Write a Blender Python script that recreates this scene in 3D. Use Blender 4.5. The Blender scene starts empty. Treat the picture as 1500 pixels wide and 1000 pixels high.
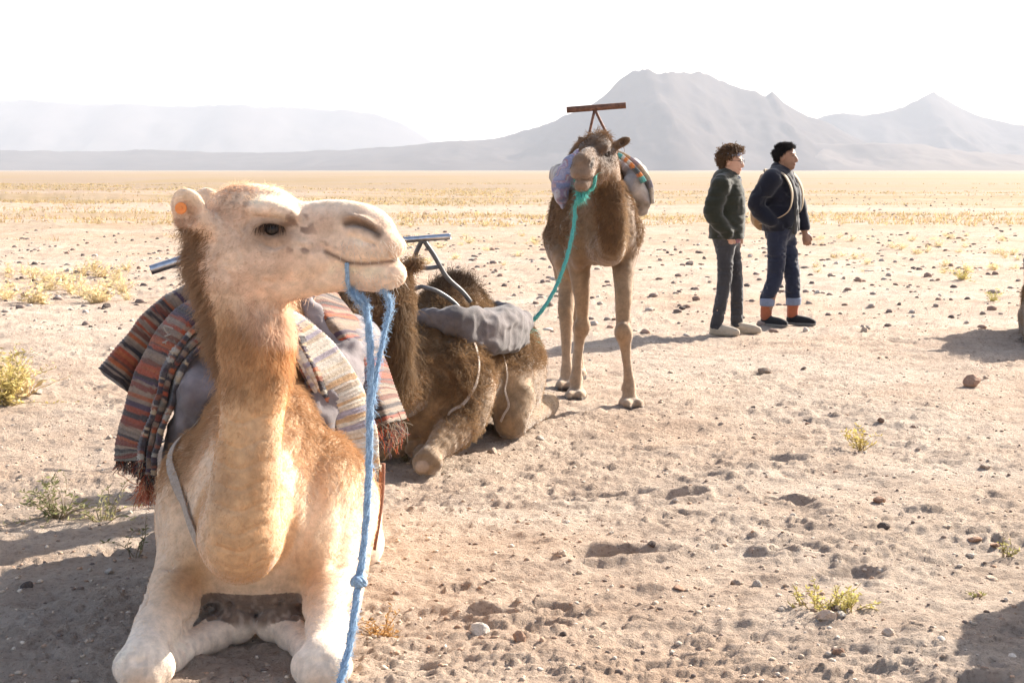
import bpy, bmesh, math, random
import numpy as np
from mathutils import Vector, Matrix, Euler

# ------------------------------------------------------------------ camera, world, sun, exposure
SC = bpy.context.scene
COL = SC.collection
CAM_H = 1.5
cam_d = bpy.data.cameras.new("camera")
cam_d.lens = 50.0
cam_d.sensor_width = 36.0
cam_d.clip_start = 0.1
cam_d.clip_end = 60000.0
cam = bpy.data.objects.new("camera", cam_d)
cam.location = (0.0, 0.0, CAM_H)
cam.rotation_euler = (math.radians(90.0 - 6.87), 0.0, 0.0)
COL.objects.link(cam)
SC.camera = cam

SUN_EL = math.radians(27.0)
SUN_AZ = math.radians(47.0)            # clockwise from +Y (the viewing direction) towards +X
world = bpy.data.worlds.new("World")
SC.world = world
world.use_nodes = True
wn = world.node_tree.nodes
wl = world.node_tree.links
sky = wn.new("ShaderNodeTexSky")
sky.sky_type = 'NISHITA'
sky.sun_disc = False
sky.sun_elevation = SUN_EL
sky.sun_rotation = SUN_AZ
sky.dust_density = 2.5
sky.air_density = 1.0
sky.ozone_density = 1.0
bg = wn["Background"]
bg.inputs["Strength"].default_value = 0.08
wl.new(sky.outputs[0], bg.inputs["Color"])

sun_d = bpy.data.lights.new("sun", 'SUN')
sun_d.energy = 5.0
sun_d.angle = math.radians(0.55)
sun_d.color = (1.0, 0.925, 0.82)
sun = bpy.data.objects.new("sun", sun_d)
to_sun = Vector((math.sin(SUN_AZ) * math.cos(SUN_EL), math.cos(SUN_AZ) * math.cos(SUN_EL), math.sin(SUN_EL)))
sun.rotation_euler = to_sun.to_track_quat('Z', 'Y').to_euler()
sun.location = to_sun * 60
COL.objects.link(sun)

SC.render.engine = 'CYCLES'
SC.view_settings.view_transform = 'Standard'
SC.view_settings.look = 'None'
SC.view_settings.gamma = 1.0
SC.view_settings.use_curve_mapping = False
SC.view_settings.exposure = 1.88
SC.cycles.max_bounces = 8
SC.cycles.diffuse_bounces = 4
SC.cycles.transparent_max_bounces = 16
SC.cycles.volume_bounces = 1

RNG = np.random.default_rng(7)
random.seed(7)

# ------------------------------------------------------------------ small toolkit
def link(o, parent=None):
    COL.objects.link(o)
    if parent is not None:
        o.parent = parent
    return o

def tag(o, label=None, cat=None, group=None, kind=None):
    if label: o["label"] = label
    if cat: o["category"] = cat
    if group: o["group"] = group
    if kind: o["kind"] = kind
    return o

def empty(name, loc=(0, 0, 0), rz=0.0, scale=1.0):
    o = bpy.data.objects.new(name, None)
    o.empty_display_size = 0.2
    o.location = loc
    o.rotation_euler = (0, 0, rz)
    o.scale = (scale,) * 3
    return link(o)

def mesh_np(name, V, F, mat=None, parent=None, smooth=True, col=None, mats=None, mat_index=None):
    """V (n,3) array, F (m,3|4) array or list of tuples -> linked object"""
    me = bpy.data.meshes.new(name)
    V = np.asarray(V, dtype=np.float32)
    if isinstance(F, np.ndarray) and F.ndim == 2:
        m, w = F.shape
        me.vertices.add(len(V)); me.vertices.foreach_set("co", V.ravel())
        me.loops.add(m * w); me.loops.foreach_set("vertex_index", F.astype(np.int32).ravel())
        me.polygons.add(m)
        me.polygons.foreach_set("loop_start", (np.arange(m) * w).astype(np.int32))
        me.update(calc_edges=True)
    else:
        me.from_pydata([tuple(map(float, v)) for v in V], [], [tuple(int(i) for i in f) for f in F])
        me.update()
    me.validate()
    if smooth:
        me.polygons.foreach_set("use_smooth", np.ones(len(me.polygons), dtype=bool))
    if col is not None:
        a = me.color_attributes.new("col", 'FLOAT_COLOR', 'POINT')
        c4 = np.ones((len(V), 4), dtype=np.float32); c4[:, :3] = col
        a.data.foreach_set("color", c4.ravel())
    if mat is not None: me.materials.append(mat)
    o = bpy.data.objects.new(name, me)
    return link(o, parent)

# ---- noise
def _h(ix, iy, iz, seed):
    n = (ix.astype(np.int64) * 374761393 + iy.astype(np.int64) * 668265263 + iz.astype(np.int64) * 2147483647 + seed * 1274126177) & 0xFFFFFFFF
    n = ((n ^ (n >> 13)) * 1274126177) & 0xFFFFFFFF
    n = ((n ^ (n >> 16)) * 2246822519) & 0xFFFFFFFF
    return ((n ^ (n >> 15)) & 0xFFFFFF).astype(np.float32) / float(0xFFFFFF)

def noise3(p, seed=0):
    """value noise in [-1,1], p (n,3)"""
    p = np.asarray(p, dtype=np.float64)
    i = np.floor(p).astype(np.int64); f = (p - i).astype(np.float32)
    f = f * f * f * (f * (f * 6 - 15) + 10)
    out = 0
    for dx in (0, 1):
        wx = f[:, 0] if dx else 1 - f[:, 0]
        for dy in (0, 1):
            wy = f[:, 1] if dy else 1 - f[:, 1]
            for dz in (0, 1):
                wz = f[:, 2] if dz else 1 - f[:, 2]
                out = out + wx * wy * wz * _h(i[:, 0] + dx, i[:, 1] + dy, i[:, 2] + dz, seed)
    return out * 2 - 1

def noise2(x, y, seed=0):
    x = np.asarray(x, dtype=np.float64); y = np.asarray(y, dtype=np.float64)
    ix = np.floor(x).astype(np.int64); iy = np.floor(y).astype(np.int64)
    fx = (x - ix).astype(np.float32); fy = (y - iy).astype(np.float32)
    fx = fx * fx * fx * (fx * (fx * 6 - 15) + 10); fy = fy * fy * fy * (fy * (fy * 6 - 15) + 10)
    z = np.zeros_like(ix)
    a = _h(ix, iy, z, seed); b = _h(ix + 1, iy, z, seed); c = _h(ix, iy + 1, z, seed); d = _h(ix + 1, iy + 1, z, seed)
    return ((a * (1 - fx) + b * fx) * (1 - fy) + (c * (1 - fx) + d * fx) * fy) * 2 - 1

def fbm2(x, y, seed=0, octv=4, gain=0.5):
    s = 0; a = 1.0; fr = 1.0
    for o in range(octv):
        c, sn = math.cos(o * 0.7), math.sin(o * 0.7)
        s = s + a * noise2((x * c - y * sn) * fr + 17.3 * o, (x * sn + y * c) * fr + 5.1 * o, seed + o)
        a *= gain; fr *= 2.03
    return s

def sstep(a, b, x):
    t = np.clip((x - a) / (b - a), 0, 1)
    return t * t * (3 - 2 * t)

# ---- materials
def new_mat(name):
    m = bpy.data.materials.new(name); m.use_nodes = True
    nt = m.node_tree
    return m, nt, nt.nodes, nt.links, nt.nodes["Principled BSDF"]

def noise_node(nt, scale, detail=4, rough=0.55, vec=None, dist=0.0):
    n = nt.nodes.new("ShaderNodeTexNoise"); n.inputs["Scale"].default_value = scale
    n.inputs["Detail"].default_value = detail; n.inputs["Roughness"].default_value = rough
    n.inputs["Distortion"].default_value = dist
    if vec is not None: nt.links.new(vec, n.inputs["Vector"])
    return n

def ramp_node(nt, fac, stops):
    r = nt.nodes.new("ShaderNodeValToRGB")
    e = r.color_ramp.elements
    while len(e) < len(stops): e.new(0.5)
    for i, (p, c) in enumerate(stops):
        e[i].position = p; e[i].color = (*c, 1.0) if len(c) == 3 else c
    nt.links.new(fac, r.inputs["Fac"])
    return r

def mix_node(nt, fac, a, b, mode='MIX'):
    m = nt.nodes.new("ShaderNodeMix"); m.data_type = 'RGBA'; m.blend_type = mode
    for sock, v in ((m.inputs["Factor"], fac), (m.inputs[6], a), (m.inputs[7], b)):
        if hasattr(v, "is_output") or isinstance(v, bpy.types.NodeSocket): nt.links.new(v, sock)
        elif isinstance(v, (int, float)): sock.default_value = v
        else: sock.default_value = (*v, 1.0) if len(v) == 3 else v
    return m.outputs[2]

def bump_node(nt, height, strength, dist, normal=None):
    b = nt.nodes.new("ShaderNodeBump"); b.inputs["Strength"].default_value = strength
    b.inputs["Distance"].default_value = dist
    nt.links.new(height, b.inputs["Height"])
    if normal is not None: nt.links.new(normal, b.inputs["Normal"])
    return b.outputs["Normal"]

def simple_mat(name, color, rough=0.7, metal=0.0, var=0.25, nscale=30.0, bump=0.2, bdist=0.003, sheen=0.0):
    m, nt, N, L, P = new_mat(name)
    tc = N.new("ShaderNodeTexCoord")
    n = noise_node(nt, nscale, 5, 0.6, tc.outputs["Object"])
    lo = tuple(c * (1 - var) for c in color); hi = tuple(min(1, c * (1 + var)) for c in color)
    r = ramp_node(nt, n.outputs["Fac"], [(0.3, lo), (0.7, hi)])
    L.new(r.outputs["Color"], P.inputs["Base Color"])
    P.inputs["Roughness"].default_value = rough; P.inputs["Metallic"].default_value = metal
    if sheen: P.inputs["Sheen Weight"].default_value = sheen
    if bump:
        L.new(bump_node(nt, n.outputs["Fac"], bump, bdist), P.inputs["Normal"])
    return m

def attr_mat(name, rough=0.85, var=0.18, nscale=40.0, bump=0.3, bdist=0.004, sheen=0.3, spec=0.2, fine=220.0):
    """coat / cloth whose colour pattern is stored per vertex in 'col'"""
    m, nt, N, L, P = new_mat(name)
    at = N.new("ShaderNodeAttribute"); at.attribute_name = "col"
    tc = N.new("ShaderNodeTexCoord")
    n = noise_node(nt, nscale, 6, 0.65, tc.outputs["Object"])
    n2 = noise_node(nt, fine, 3, 0.6, tc.outputs["Object"])
    r = ramp_node(nt, n.outputs["Fac"], [(0.25, (1 - var,) * 3), (0.75, (1 + var,) * 3)])
    L.new(mix_node(nt, 1.0, at.outputs["Color"], r.outputs["Color"], 'MULTIPLY'), P.inputs["Base Color"])
    P.inputs["Roughness"].default_value = rough
    P.inputs["Specular IOR Level"].default_value = spec
    P.inputs["Sheen Weight"].default_value = sheen
    P.inputs["Sheen Roughness"].default_value = 0.5
    nb = bump_node(nt, n2.outputs["Fac"], bump, bdist * 0.4)
    L.new(bump_node(nt, n.outputs["Fac"], bump, bdist, nb), P.inputs["Normal"])
    return m

# ---- signed-distance modelling: smooth unions on a grid, skinned by surface nets
class Field:
    def __init__(s, lo, hi, res):
        s.res = res; s.lo = np.array(lo, dtype=np.float32)
        n = np.ceil((np.array(hi) - s.lo) / res).astype(int) + 1
        s.n = n
        s.D = np.full(n, 0.12, dtype=np.float32)
    def _sl(s, lo, hi):
        a = np.maximum(np.floor((np.array(lo) - s.lo) / s.res).astype(int), 0)
        b = np.minimum(np.ceil((np.array(hi) - s.lo) / s.res).astype(int) + 1, s.n)
        if np.any(b <= a): return None
        sl = tuple(slice(i, j) for i, j in zip(a, b))
        g = [s.lo[i] + s.res * np.arange(a[i], b[i], dtype=np.float32) for i in range(3)]
        return sl, np.ix_(*g)
    def put(s, fn, lo, hi, k=0.02, mode='u'):
        pad = 0.05 + k
        r = s._sl(np.array(lo) - pad, np.array(hi) + pad)
        if r is None: return
        sl, (X, Y, Z) = r
        d = fn(X, Y, Z).astype(np.float32)
        D = s.D[sl]
        if mode == 'u':
            h = np.maximum(k - np.abs(D - d), 0) / max(k, 1e-6)
            s.D[sl] = np.minimum(D, d) - h * h * k * 0.25
        elif mode == 's':
            d = -d
            h = np.maximum(k - np.abs(D - d), 0) / max(k, 1e-6)
            s.D[sl] = np.maximum(D, d) + h * h * k * 0.25
        elif mode == 'a':            # add d to the field (dents and bulges)
            s.D[sl] = D + d
    def chain(s, pts, rad, k=0.03, M=None, squash=None, mode='u', smooth=3):
        """tapered tube through pts; squash=(axis, factor): thinner along that axis"""
        P = np.array(pts, dtype=np.float32); R = np.array(rad, dtype=np.float32)
        if smooth > 1 and len(P) > 2: P, R = catmull(P, R, smooth)
        sc = np.ones(3, dtype=np.float32)
        if M is None:
            if squash is not None: sc[squash[0]] = 1.0 / squash[1]
            lo = (P - R[:, None] / np.minimum(sc, 1)).min(0); hi = (P + R[:, None] / np.minimum(sc, 1)).max(0)
            Mi = None
        else:
            if squash is not None: sc[squash[0]] = 1.0 / squash[1]
            W = (np.array(M)[:3, :3] @ P.T).T + np.array(M)[:3, 3]
            rr = R.max() * 1.3
            lo = W.min(0) - rr; hi = W.max(0) + rr
            Mi = np.array(Matrix(M).inverted(), dtype=np.float32)
        mn = 1.0 / sc.max() if sc.max() > 1 else 1.0
        def fn(X, Y, Z):
            if Mi is not None:
                X, Y, Z = (Mi[0, 0] * X + Mi[0, 1] * Y + Mi[0, 2] * Z + Mi[0, 3], Mi[1, 0] * X + Mi[1, 1] * Y + Mi[1, 2] * Z + Mi[1, 3], Mi[2, 0] * X + Mi[2, 1] * Y + Mi[2, 2] * Z + Mi[2, 3])
            out = None
            for a, b, ra, rb in zip(P[:-1], P[1:], R[:-1], R[1:]):
                ax, ay, az = a * sc; bx, by, bz = b * sc
                dx, dy, dz = bx - ax, by - ay, bz - az
                L2 = dx * dx + dy * dy + dz * dz + 1e-9
                px, py, pz = X * sc[0] - ax, Y * sc[1] - ay, Z * sc[2] - az
                t = np.clip((px * dx + py * dy + pz * dz) / L2, 0, 1)
                d = np.sqrt((px - t * dx) ** 2 + (py - t * dy) ** 2 + (pz - t * dz) ** 2) - (ra + (rb - ra) * t)
                out = d if out is None else np.minimum(out, d)
            return out * mn
        s.put(fn, lo, hi, k, mode)
    def ell(s, c, r, k=0.03, rot=None, M=None, mode='u'):
        c = np.array(c, dtype=np.float32); r = np.array(r, dtype=np.float32)
        T = Matrix.Translation(Vector(c.tolist()))
        if rot is not None: T = T @ Euler([math.radians(a) for a in rot]).to_matrix().to_4x4()
        if M is not None: T = Matrix(M) @ T
        Mi = np.array(T.inverted(), dtype=np.float32); cw = np.array(T.translation); R = np.array(T)[:3, :3]
        e = np.sqrt(((R * r[None, :]) ** 2).sum(1))
        def fn(X, Y, Z):
            x = Mi[0, 0] * X + Mi[0, 1] * Y + Mi[0, 2] * Z + Mi[0, 3]
            y = Mi[1, 0] * X + Mi[1, 1] * Y + Mi[1, 2] * Z + Mi[1, 3]
            z = Mi[2, 0] * X + Mi[2, 1] * Y + Mi[2, 2] * Z + Mi[2, 3]
            k0 = np.sqrt((x / r[0]) ** 2 + (y / r[1]) ** 2 + (z / r[2]) ** 2)
            k1 = np.sqrt((x / r[0] ** 2) ** 2 + (y / r[1] ** 2) ** 2 + (z / r[2] ** 2) ** 2) + 1e-9
            return k0 * (k0 - 1) / k1
        s.put(fn, cw - e, cw + e, k, mode)
    def dent(s, pts, width, depth, M=None, smooth=3, taper=True):
        """gaussian groove (depth>0) or welt (depth<0) along a polyline"""
        P = np.array(pts, dtype=np.float32)
        W = np.full(len(P), 1.0, dtype=np.float32)
        if len(P) > 2 and smooth > 1: P, W = catmull(P, W, smooth)
        if M is not None: P = (np.array(M)[:3, :3] @ P.T).T + np.array(M)[:3, 3]
        def fn(X, Y, Z):
            out = None
            n = max(len(P) - 1, 1)
            for i in range(n):
                a = P[i]; b = P[min(i + 1, len(P) - 1)]
                d = b - a; L2 = float((d * d).sum()) + 1e-9
                px, py, pz = X - a[0], Y - a[1], Z - a[2]
                t = np.clip((px * d[0] + py * d[1] + pz * d[2]) / L2, 0, 1)
                q = (px - t * d[0]) ** 2 + (py - t * d[1]) ** 2 + (pz - t * d[2]) ** 2
                if taper and n > 1:
                    u = (i + t) / n; w = np.clip(4 * u * (1 - u) + 0.15, 0, 1)
                else: w = 1.0
                g = w * np.exp(-q / (width * width))
                out = g if out is None else np.maximum(out, g)
            return depth * out
        s.put(fn, P.min(0) - 2.5 * width, P.max(0) + 2.5 * width, 0.0, 'a')
    def cut(s, axis, at, keep, lo=None, hi=None):
        """plane cut: keep='above'/'below' the level, within an optional box"""
        lo = s.lo if lo is None else np.array(lo); hi = s.lo + s.res * s.n if hi is None else np.array(hi)
        r = s._sl(lo, hi); sl, g = r
        d = (at - g[axis]) if keep == 'above' else (g[axis] - at)
        s.D[sl] = np.maximum(s.D[sl], d)
    def mesh(s):
        return surface_nets(s.D, s.lo, s.res)

def catmull(P, R, n):
    P = np.asarray(P, dtype=np.float32); R = np.asarray(R, dtype=np.float32)
    A = np.column_stack([P, R])
    E = np.vstack([2 * A[0] - A[1], A, 2 * A[-1] - A[-2]])
    out = []
    for i in range(1, len(E) - 2):
        p0, p1, p2, p3 = E[i - 1], E[i], E[i + 1], E[i + 2]
        for j in range(n):
            t = j / n
            out.append(0.5 * (2 * p1 + (p2 - p0) * t + (2 * p0 - 5 * p1 + 4 * p2 - p3) * t * t + (3 * p1 - p0 - 3 * p2 + p3) * t ** 3))
    out.append(A[-1])
    A = np.array(out, dtype=np.float32)
    return A[:, :-1], np.maximum(A[:, -1], 1e-4)

def surface_nets(D, lo, res):
    S = D < 0
    nx, ny, nz = D.shape
    acc = np.zeros((nx - 1, ny - 1, nz - 1), dtype=np.int8)
    for dx in (0, 1):
        for dy in (0, 1):
            for dz in (0, 1):
                acc += S[dx:nx - 1 + dx, dy:ny - 1 + dy, dz:nz - 1 + dz]
    act = np.argwhere((acc > 0) & (acc < 8))
    del acc
    i, j, k = act.T
    corner = np.stack([D[i + a, j + b, k + c] for a in (0, 1) for b in (0, 1) for c in (0, 1)], axis=1)
    offs = np.array([(a, b, c) for a in (0, 1) for b in (0, 1) for c in (0, 1)], dtype=np.float32)
    edges = [(0, 1), (2, 3), (4, 5), (6, 7), (0, 2), (1, 3), (4, 6), (5, 7), (0, 4), (1, 5), (2, 6), (3, 7)]
    acc_p = np.zeros((len(act), 3), dtype=np.float32); cnt = np.zeros(len(act), dtype=np.float32)
    for a, b in edges:
        va, vb = corner[:, a], corner[:, b]
        m = (va < 0) != (vb < 0)
        t = np.where(m, va / np.where(m, va - vb, 1), 0)
        p = offs[a] + t[:, None] * (offs[b] - offs[a])
        acc_p += np.where(m[:, None], p, 0); cnt += m
    V = (act + acc_p / cnt[:, None]) * res + lo
    idx = np.full((nx - 1, ny - 1, nz - 1), -1, dtype=np.int32)
    idx[i, j, k] = np.arange(len(act))
    quads = []
    for axis in range(3):
        sl0 = [slice(None)] * 3; sl1 = [slice(None)] * 3
        sl0[axis] = slice(0, -1); sl1[axis] = slice(1, None)
        A = S[tuple(sl0)]; B = S[tuple(sl1)]
        ch = np.argwhere(A != B)
        o1, o2 = [(1, 2), (2, 0), (0, 1)][axis]
        lim = np.array([nx - 1, ny - 1, nz - 1])
        ok = (ch[:, o1] > 0) & (ch[:, o2] > 0) & (ch[:, o1] < lim[o1]) & (ch[:, o2] < lim[o2]) & (ch[:, axis] < lim[axis])
        ch = ch[ok]
        inside = A[tuple(ch.T)]
        e1 = np.zeros(3, dtype=int); e1[o1] = 1
        e2 = np.zeros(3, dtype=int); e2[o2] = 1
        q = np.stack([idx[tuple((ch - e1 - e2).T)], idx[tuple((ch - e2).T)], idx[tuple(ch.T)], idx[tuple((ch - e1).T)]], axis=1)
        q[~inside] = q[~inside][:, ::-1]
        quads.append(q)
    return V.astype(np.float32), np.vstack(quads).astype(np.int32)

def relax(V, F, n=1, f=0.5):
    """laplacian smoothing of a quad mesh"""
    V = V.copy()
    a = F.ravel(); b = np.roll(F, -1, axis=1).ravel()
    deg = np.bincount(a, minlength=len(V)) + np.bincount(b, minlength=len(V))
    for _ in range(n):
        S = np.zeros_like(V)
        for c in range(3):
            S[:, c] = np.bincount(a, V[b, c], len(V)) + np.bincount(b, V[a, c], len(V))
        V += f * (S / np.maximum(deg, 1)[:, None] - V)
    return V

def vnormals(V, F):
    n = np.cross(V[F[:, 2]] - V[F[:, 0]], V[F[:, 3 if F.shape[1] > 3 else 1]] - V[F[:, 1 if F.shape[1] > 3 else 0]])
    if F.shape[1] == 3: n = np.cross(V[F[:, 1]] - V[F[:, 0]], V[F[:, 2]] - V[F[:, 0]])
    N = np.zeros_like(V)
    for c in range(F.shape[1]):
        for d in range(3): N[:, d] += np.bincount(F[:, c], n[:, d], len(V))
    return N / (np.linalg.norm(N, axis=1, keepdims=True) + 1e-12)

# ---- hair: real strands grown from a mesh, as a Curves object
def hair_mat(name, trans=0.35):
    m, nt, N, L, P = new_mat(name)
    at = N.new("ShaderNodeAttribute"); at.attribute_name = "col"
    L.new(at.outputs["Color"], P.inputs["Base Color"])
    P.inputs["Roughness"].default_value = 0.65
    P.inputs["Specular IOR Level"].default_value = 0.25
    tr = N.new("ShaderNodeBsdfTranslucent"); L.new(at.outputs["Color"], tr.inputs["Color"])
    mx = N.new("ShaderNodeMixShader"); mx.inputs[0].default_value = trans
    out = N["Material Output"]
    L.new(P.outputs[0], mx.inputs[1]); L.new(tr.outputs[0], mx.inputs[2]); L.new(mx.outputs[0], out.inputs["Surface"])
    return m

def grow(name, V, F, n, weight, length, flow, colour, mat, parent, radius=0.0005, segs=4, lift=0.45, curl=0.0, jit=0.35, clump=0.0, seed=1, tip=0.25):
    """n strands on mesh V,F(quads).  weight(V)->density, length(P)->m, flow(P,N)->direction, colour(P)->rgb"""
    rng = np.random.default_rng(seed)
    N = vnormals(V, F)
    A = 0.5 * np.linalg.norm(np.cross(V[F[:, 2]] - V[F[:, 0]], V[F[:, 3]] - V[F[:, 1]]), axis=1)
    C = V[F].mean(1)
    w = A * np.maximum(weight(C), 0)
    cdf = np.cumsum(w); 
    fi = np.searchsorted(cdf, rng.random(n) * cdf[-1]); fi = np.minimum(fi, len(F) - 1)
    u = rng.random((n, 1)).astype(np.float32); v = rng.random((n, 1)).astype(np.float32)
    q = V[F[fi]]
    root = q[:, 0] * (1 - u) * (1 - v) + q[:, 1] * u * (1 - v) + q[:, 2] * u * v + q[:, 3] * (1 - u) * v
    nn = N[F[fi]].mean(1); nn /= np.linalg.norm(nn, axis=1, keepdims=True) + 1e-9
    fl = flow(root, nn)
    fl = fl - nn * (fl * nn).sum(1, keepdims=True)
    fl = fl + rng.normal(0, jit, fl.shape)
    cl = np.stack([noise3(root * 28 + 3 * s, 50 + s) for s in range(3)], axis=1) * clump
    fl = fl + cl
    fl /= np.linalg.norm(fl, axis=1, keepdims=True) + 1e-9
    ln = length(root) * rng.uniform(0.6, 1.2, n)
    d0 = nn * lift + fl * (1 - lift); d0 /= np.linalg.norm(d0, axis=1, keepdims=True)
    d1 = fl * 0.95 + nn * 0.10 + np.array([0, 0, -0.25]); d1 /= np.linalg.norm(d1, axis=1, keepdims=True)
    side = np.cross(nn, fl)
    pts = np.zeros((n, segs, 3), dtype=np.float32)
    pts[:, 0] = root - nn * 0.001
    ph = rng.uniform(0, 6.28, n)
    for s in range(1, segs):
        t = s / (segs - 1)
        d = d0 * (1 - t) + d1 * t
        d = d / np.linalg.norm(d, axis=1, keepdims=True)
        step = d * (ln / (segs - 1))[:, None]
        if curl: step = step + (side * np.cos(ph + 4.5 * t)[:, None] + nn * np.sin(ph + 4.5 * t)[:, None]) * (curl * ln / (segs - 1))[:, None]
        pts[:, s] = pts[:, s - 1] + step
    colr = colour(root) * rng.uniform(0.8, 1.2, (n, 1))
    hc = bpy.data.hair_curves.new(name)
    hc.add_curves([segs] * n)
    hc.attributes["position"].data.foreach_set("vector", pts.ravel())
    ra = hc.attributes.get("radius") or hc.attributes.new("radius", 'FLOAT', 'POINT')
    rad = np.tile(np.linspace(1.0, tip, segs, dtype=np.float32) * radius, n)
    ra.data.foreach_set("value", rad)
    ca = hc.attributes.new("col", 'FLOAT_COLOR', 'CURVE')
    c4 = np.ones((n, 4), dtype=np.float32); c4[:, :3] = np.clip(colr, 0, 1)
    ca.data.foreach_set("color", c4.ravel())
    hc.materials.append(mat)
    o = bpy.data.objects.new(name, hc)
    o["kind"] = "stuff"
    return link(o, parent)

def tube_mesh(pts, rad, n=10, smooth=4, flat=None, cap=True, twist=0.0):
    """swept tube with per-point radius; flat=(w,h) scales the section; returns V,F(list)"""
    P = np.array(pts, dtype=np.float32); R = np.full(len(P), rad, dtype=np.float32) if np.isscalar(rad) else np.array(rad, dtype=np.float32)
    if smooth > 1 and len(P) > 2: P, R = catmull(P, R, smooth)
    T = np.gradient(P, axis=0); T /= np.linalg.norm(T, axis=1, keepdims=True) + 1e-9
    up = np.array([0, 0, 1.0]) if abs(T[0, 2]) < 0.9 else np.array([0, 1.0, 0])
    V = []; b = np.cross(T[0], up); b /= np.linalg.norm(b)
    for i in range(len(P)):
        b = b - T[i] * (b @ T[i]); b /= np.linalg.norm(b) + 1e-9
        c = np.cross(T[i], b)
        for j in range(n):
            a = 2 * math.pi * j / n + twist * i
            V.append(P[i] + R[i] * (b * math.cos(a) * (flat[0] if flat else 1) + c * math.sin(a) * (flat[1] if flat else 1)))
    F = []
    for i in range(len(P) - 1):
        for j in range(n):
            F.append((i * n + j, i * n + (j + 1) % n, (i + 1) * n + (j + 1) % n, (i + 1) * n + j))
    if cap:
        F.append(tuple(range(n))[::-1]); F.append(tuple(range((len(P) - 1) * n, len(P) * n)))
    return np.array(V, dtype=np.float32), F

def join_vf(parts):
    V = []; F = []; o = 0
    for v, f in parts:
        V.append(np.asarray(v, dtype=np.float32)); F += [tuple(int(i) + o for i in q) for q in f]; o += len(v)
    return np.vstack(V), F
# ------------------------------------------------------------------ ground
def rut_pits(seed, n):
    r = np.random.default_rng(seed)
    y = 3.2 + (r.random(n) ** 1.4) * 24
    x = (r.random(n) - 0.5) * 1.05 * (y + 2)
    return x, y, (0.03 + 0.09 * r.random(n) ** 2.2) * (1 + 0.02 * y), 0.004 + 0.020 * r.random(n) ** 1.8, r.uniform(0, 3.14, n), r.uniform(0.45, 1.0, n)
PITS = rut_pits(3, 520)
EXTRA_PITS = [(0.41, 5.36, 0.17, 0.055, 0.2, 0.45), (0.12, 4.72, 0.10, 0.03, 0.1, 0.5), (-0.1, 4.62, 0.13, 0.03, 2.9, 0.45), (1.25, 6.35, 0.16, 0.035, 2.8, 0.4),
              (0.95, 6.9, 0.12, 0.03, 0.3, 0.5), (0.75, 6.1, 0.12, 0.03, 2.6, 0.5), (1.05, 5.45, 0.08, 0.03, 0, 0.5), (0.45, 6.55, 0.2, 0.035, 0.2, 0.5), (0.75, 6.5, 0.16, 0.04, 0.4, 0.5), (1.4, 7.3, 0.2, 0.03, 0.1, 0.4)]

def ground_h(x, y):
    """height of the desert floor at arrays x,y (without pits)"""
    r = np.sqrt(x * x + y * y)
    near = 1 - sstep(60, 200, r)
    h = 0.030 * fbm2(x * 0.55, y * 0.55, 11, 3) + 0.011 * fbm2(x * 1.9, y * 2.6, 21, 3)
    a = fbm2(x * 5.5, y * 8.0, 31, 3)
    h = h + 0.007 * (a - 0.35 * np.abs(a)) + 0.0045 * fbm2(x * 15, y * 22, 41, 2) + 0.003 * fbm2(x * 34, y * 44, 43, 2)
    # trampled crust: plates with broken edges, crumbs between
    pt = 0.25 + 0.75 * sstep(-0.25, 0.35, fbm2(x * 0.9, y * 1.2, 57, 3))
    h = h + pt * (0.0095 * sstep(0.05, 0.26, fbm2(x * 4.0, y * 8.5, 51, 4, 0.6)) + 0.0080 * sstep(0.14, 0.28, fbm2(x * 10, y * 20, 53, 3, 0.6)) + 0.0045 * sstep(0.18, 0.32, fbm2(x * 26, y * 40, 55, 2)))
    rg = 1 - np.abs(fbm2(x * 3.1 + 4, y * 4.4, 61, 2))
    h = h + 0.010 * np.maximum(rg - 0.72, 0) * 2
    h = h * near
    far = sstep(40, 400, r)
    h = h + far * (0.35 * fbm2(x * 0.012, y * 0.02, 71, 4) - 0.3)
    # low broken scarps away to the left
    h = h + sstep(25, 60, r) * (1 - sstep(150, 400, r)) * sstep(-2, -14, x) * 0.35 * np.maximum(fbm2(x * 0.035, y * 0.16, 81, 3), 0)
    return h.astype(np.float32)

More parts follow.
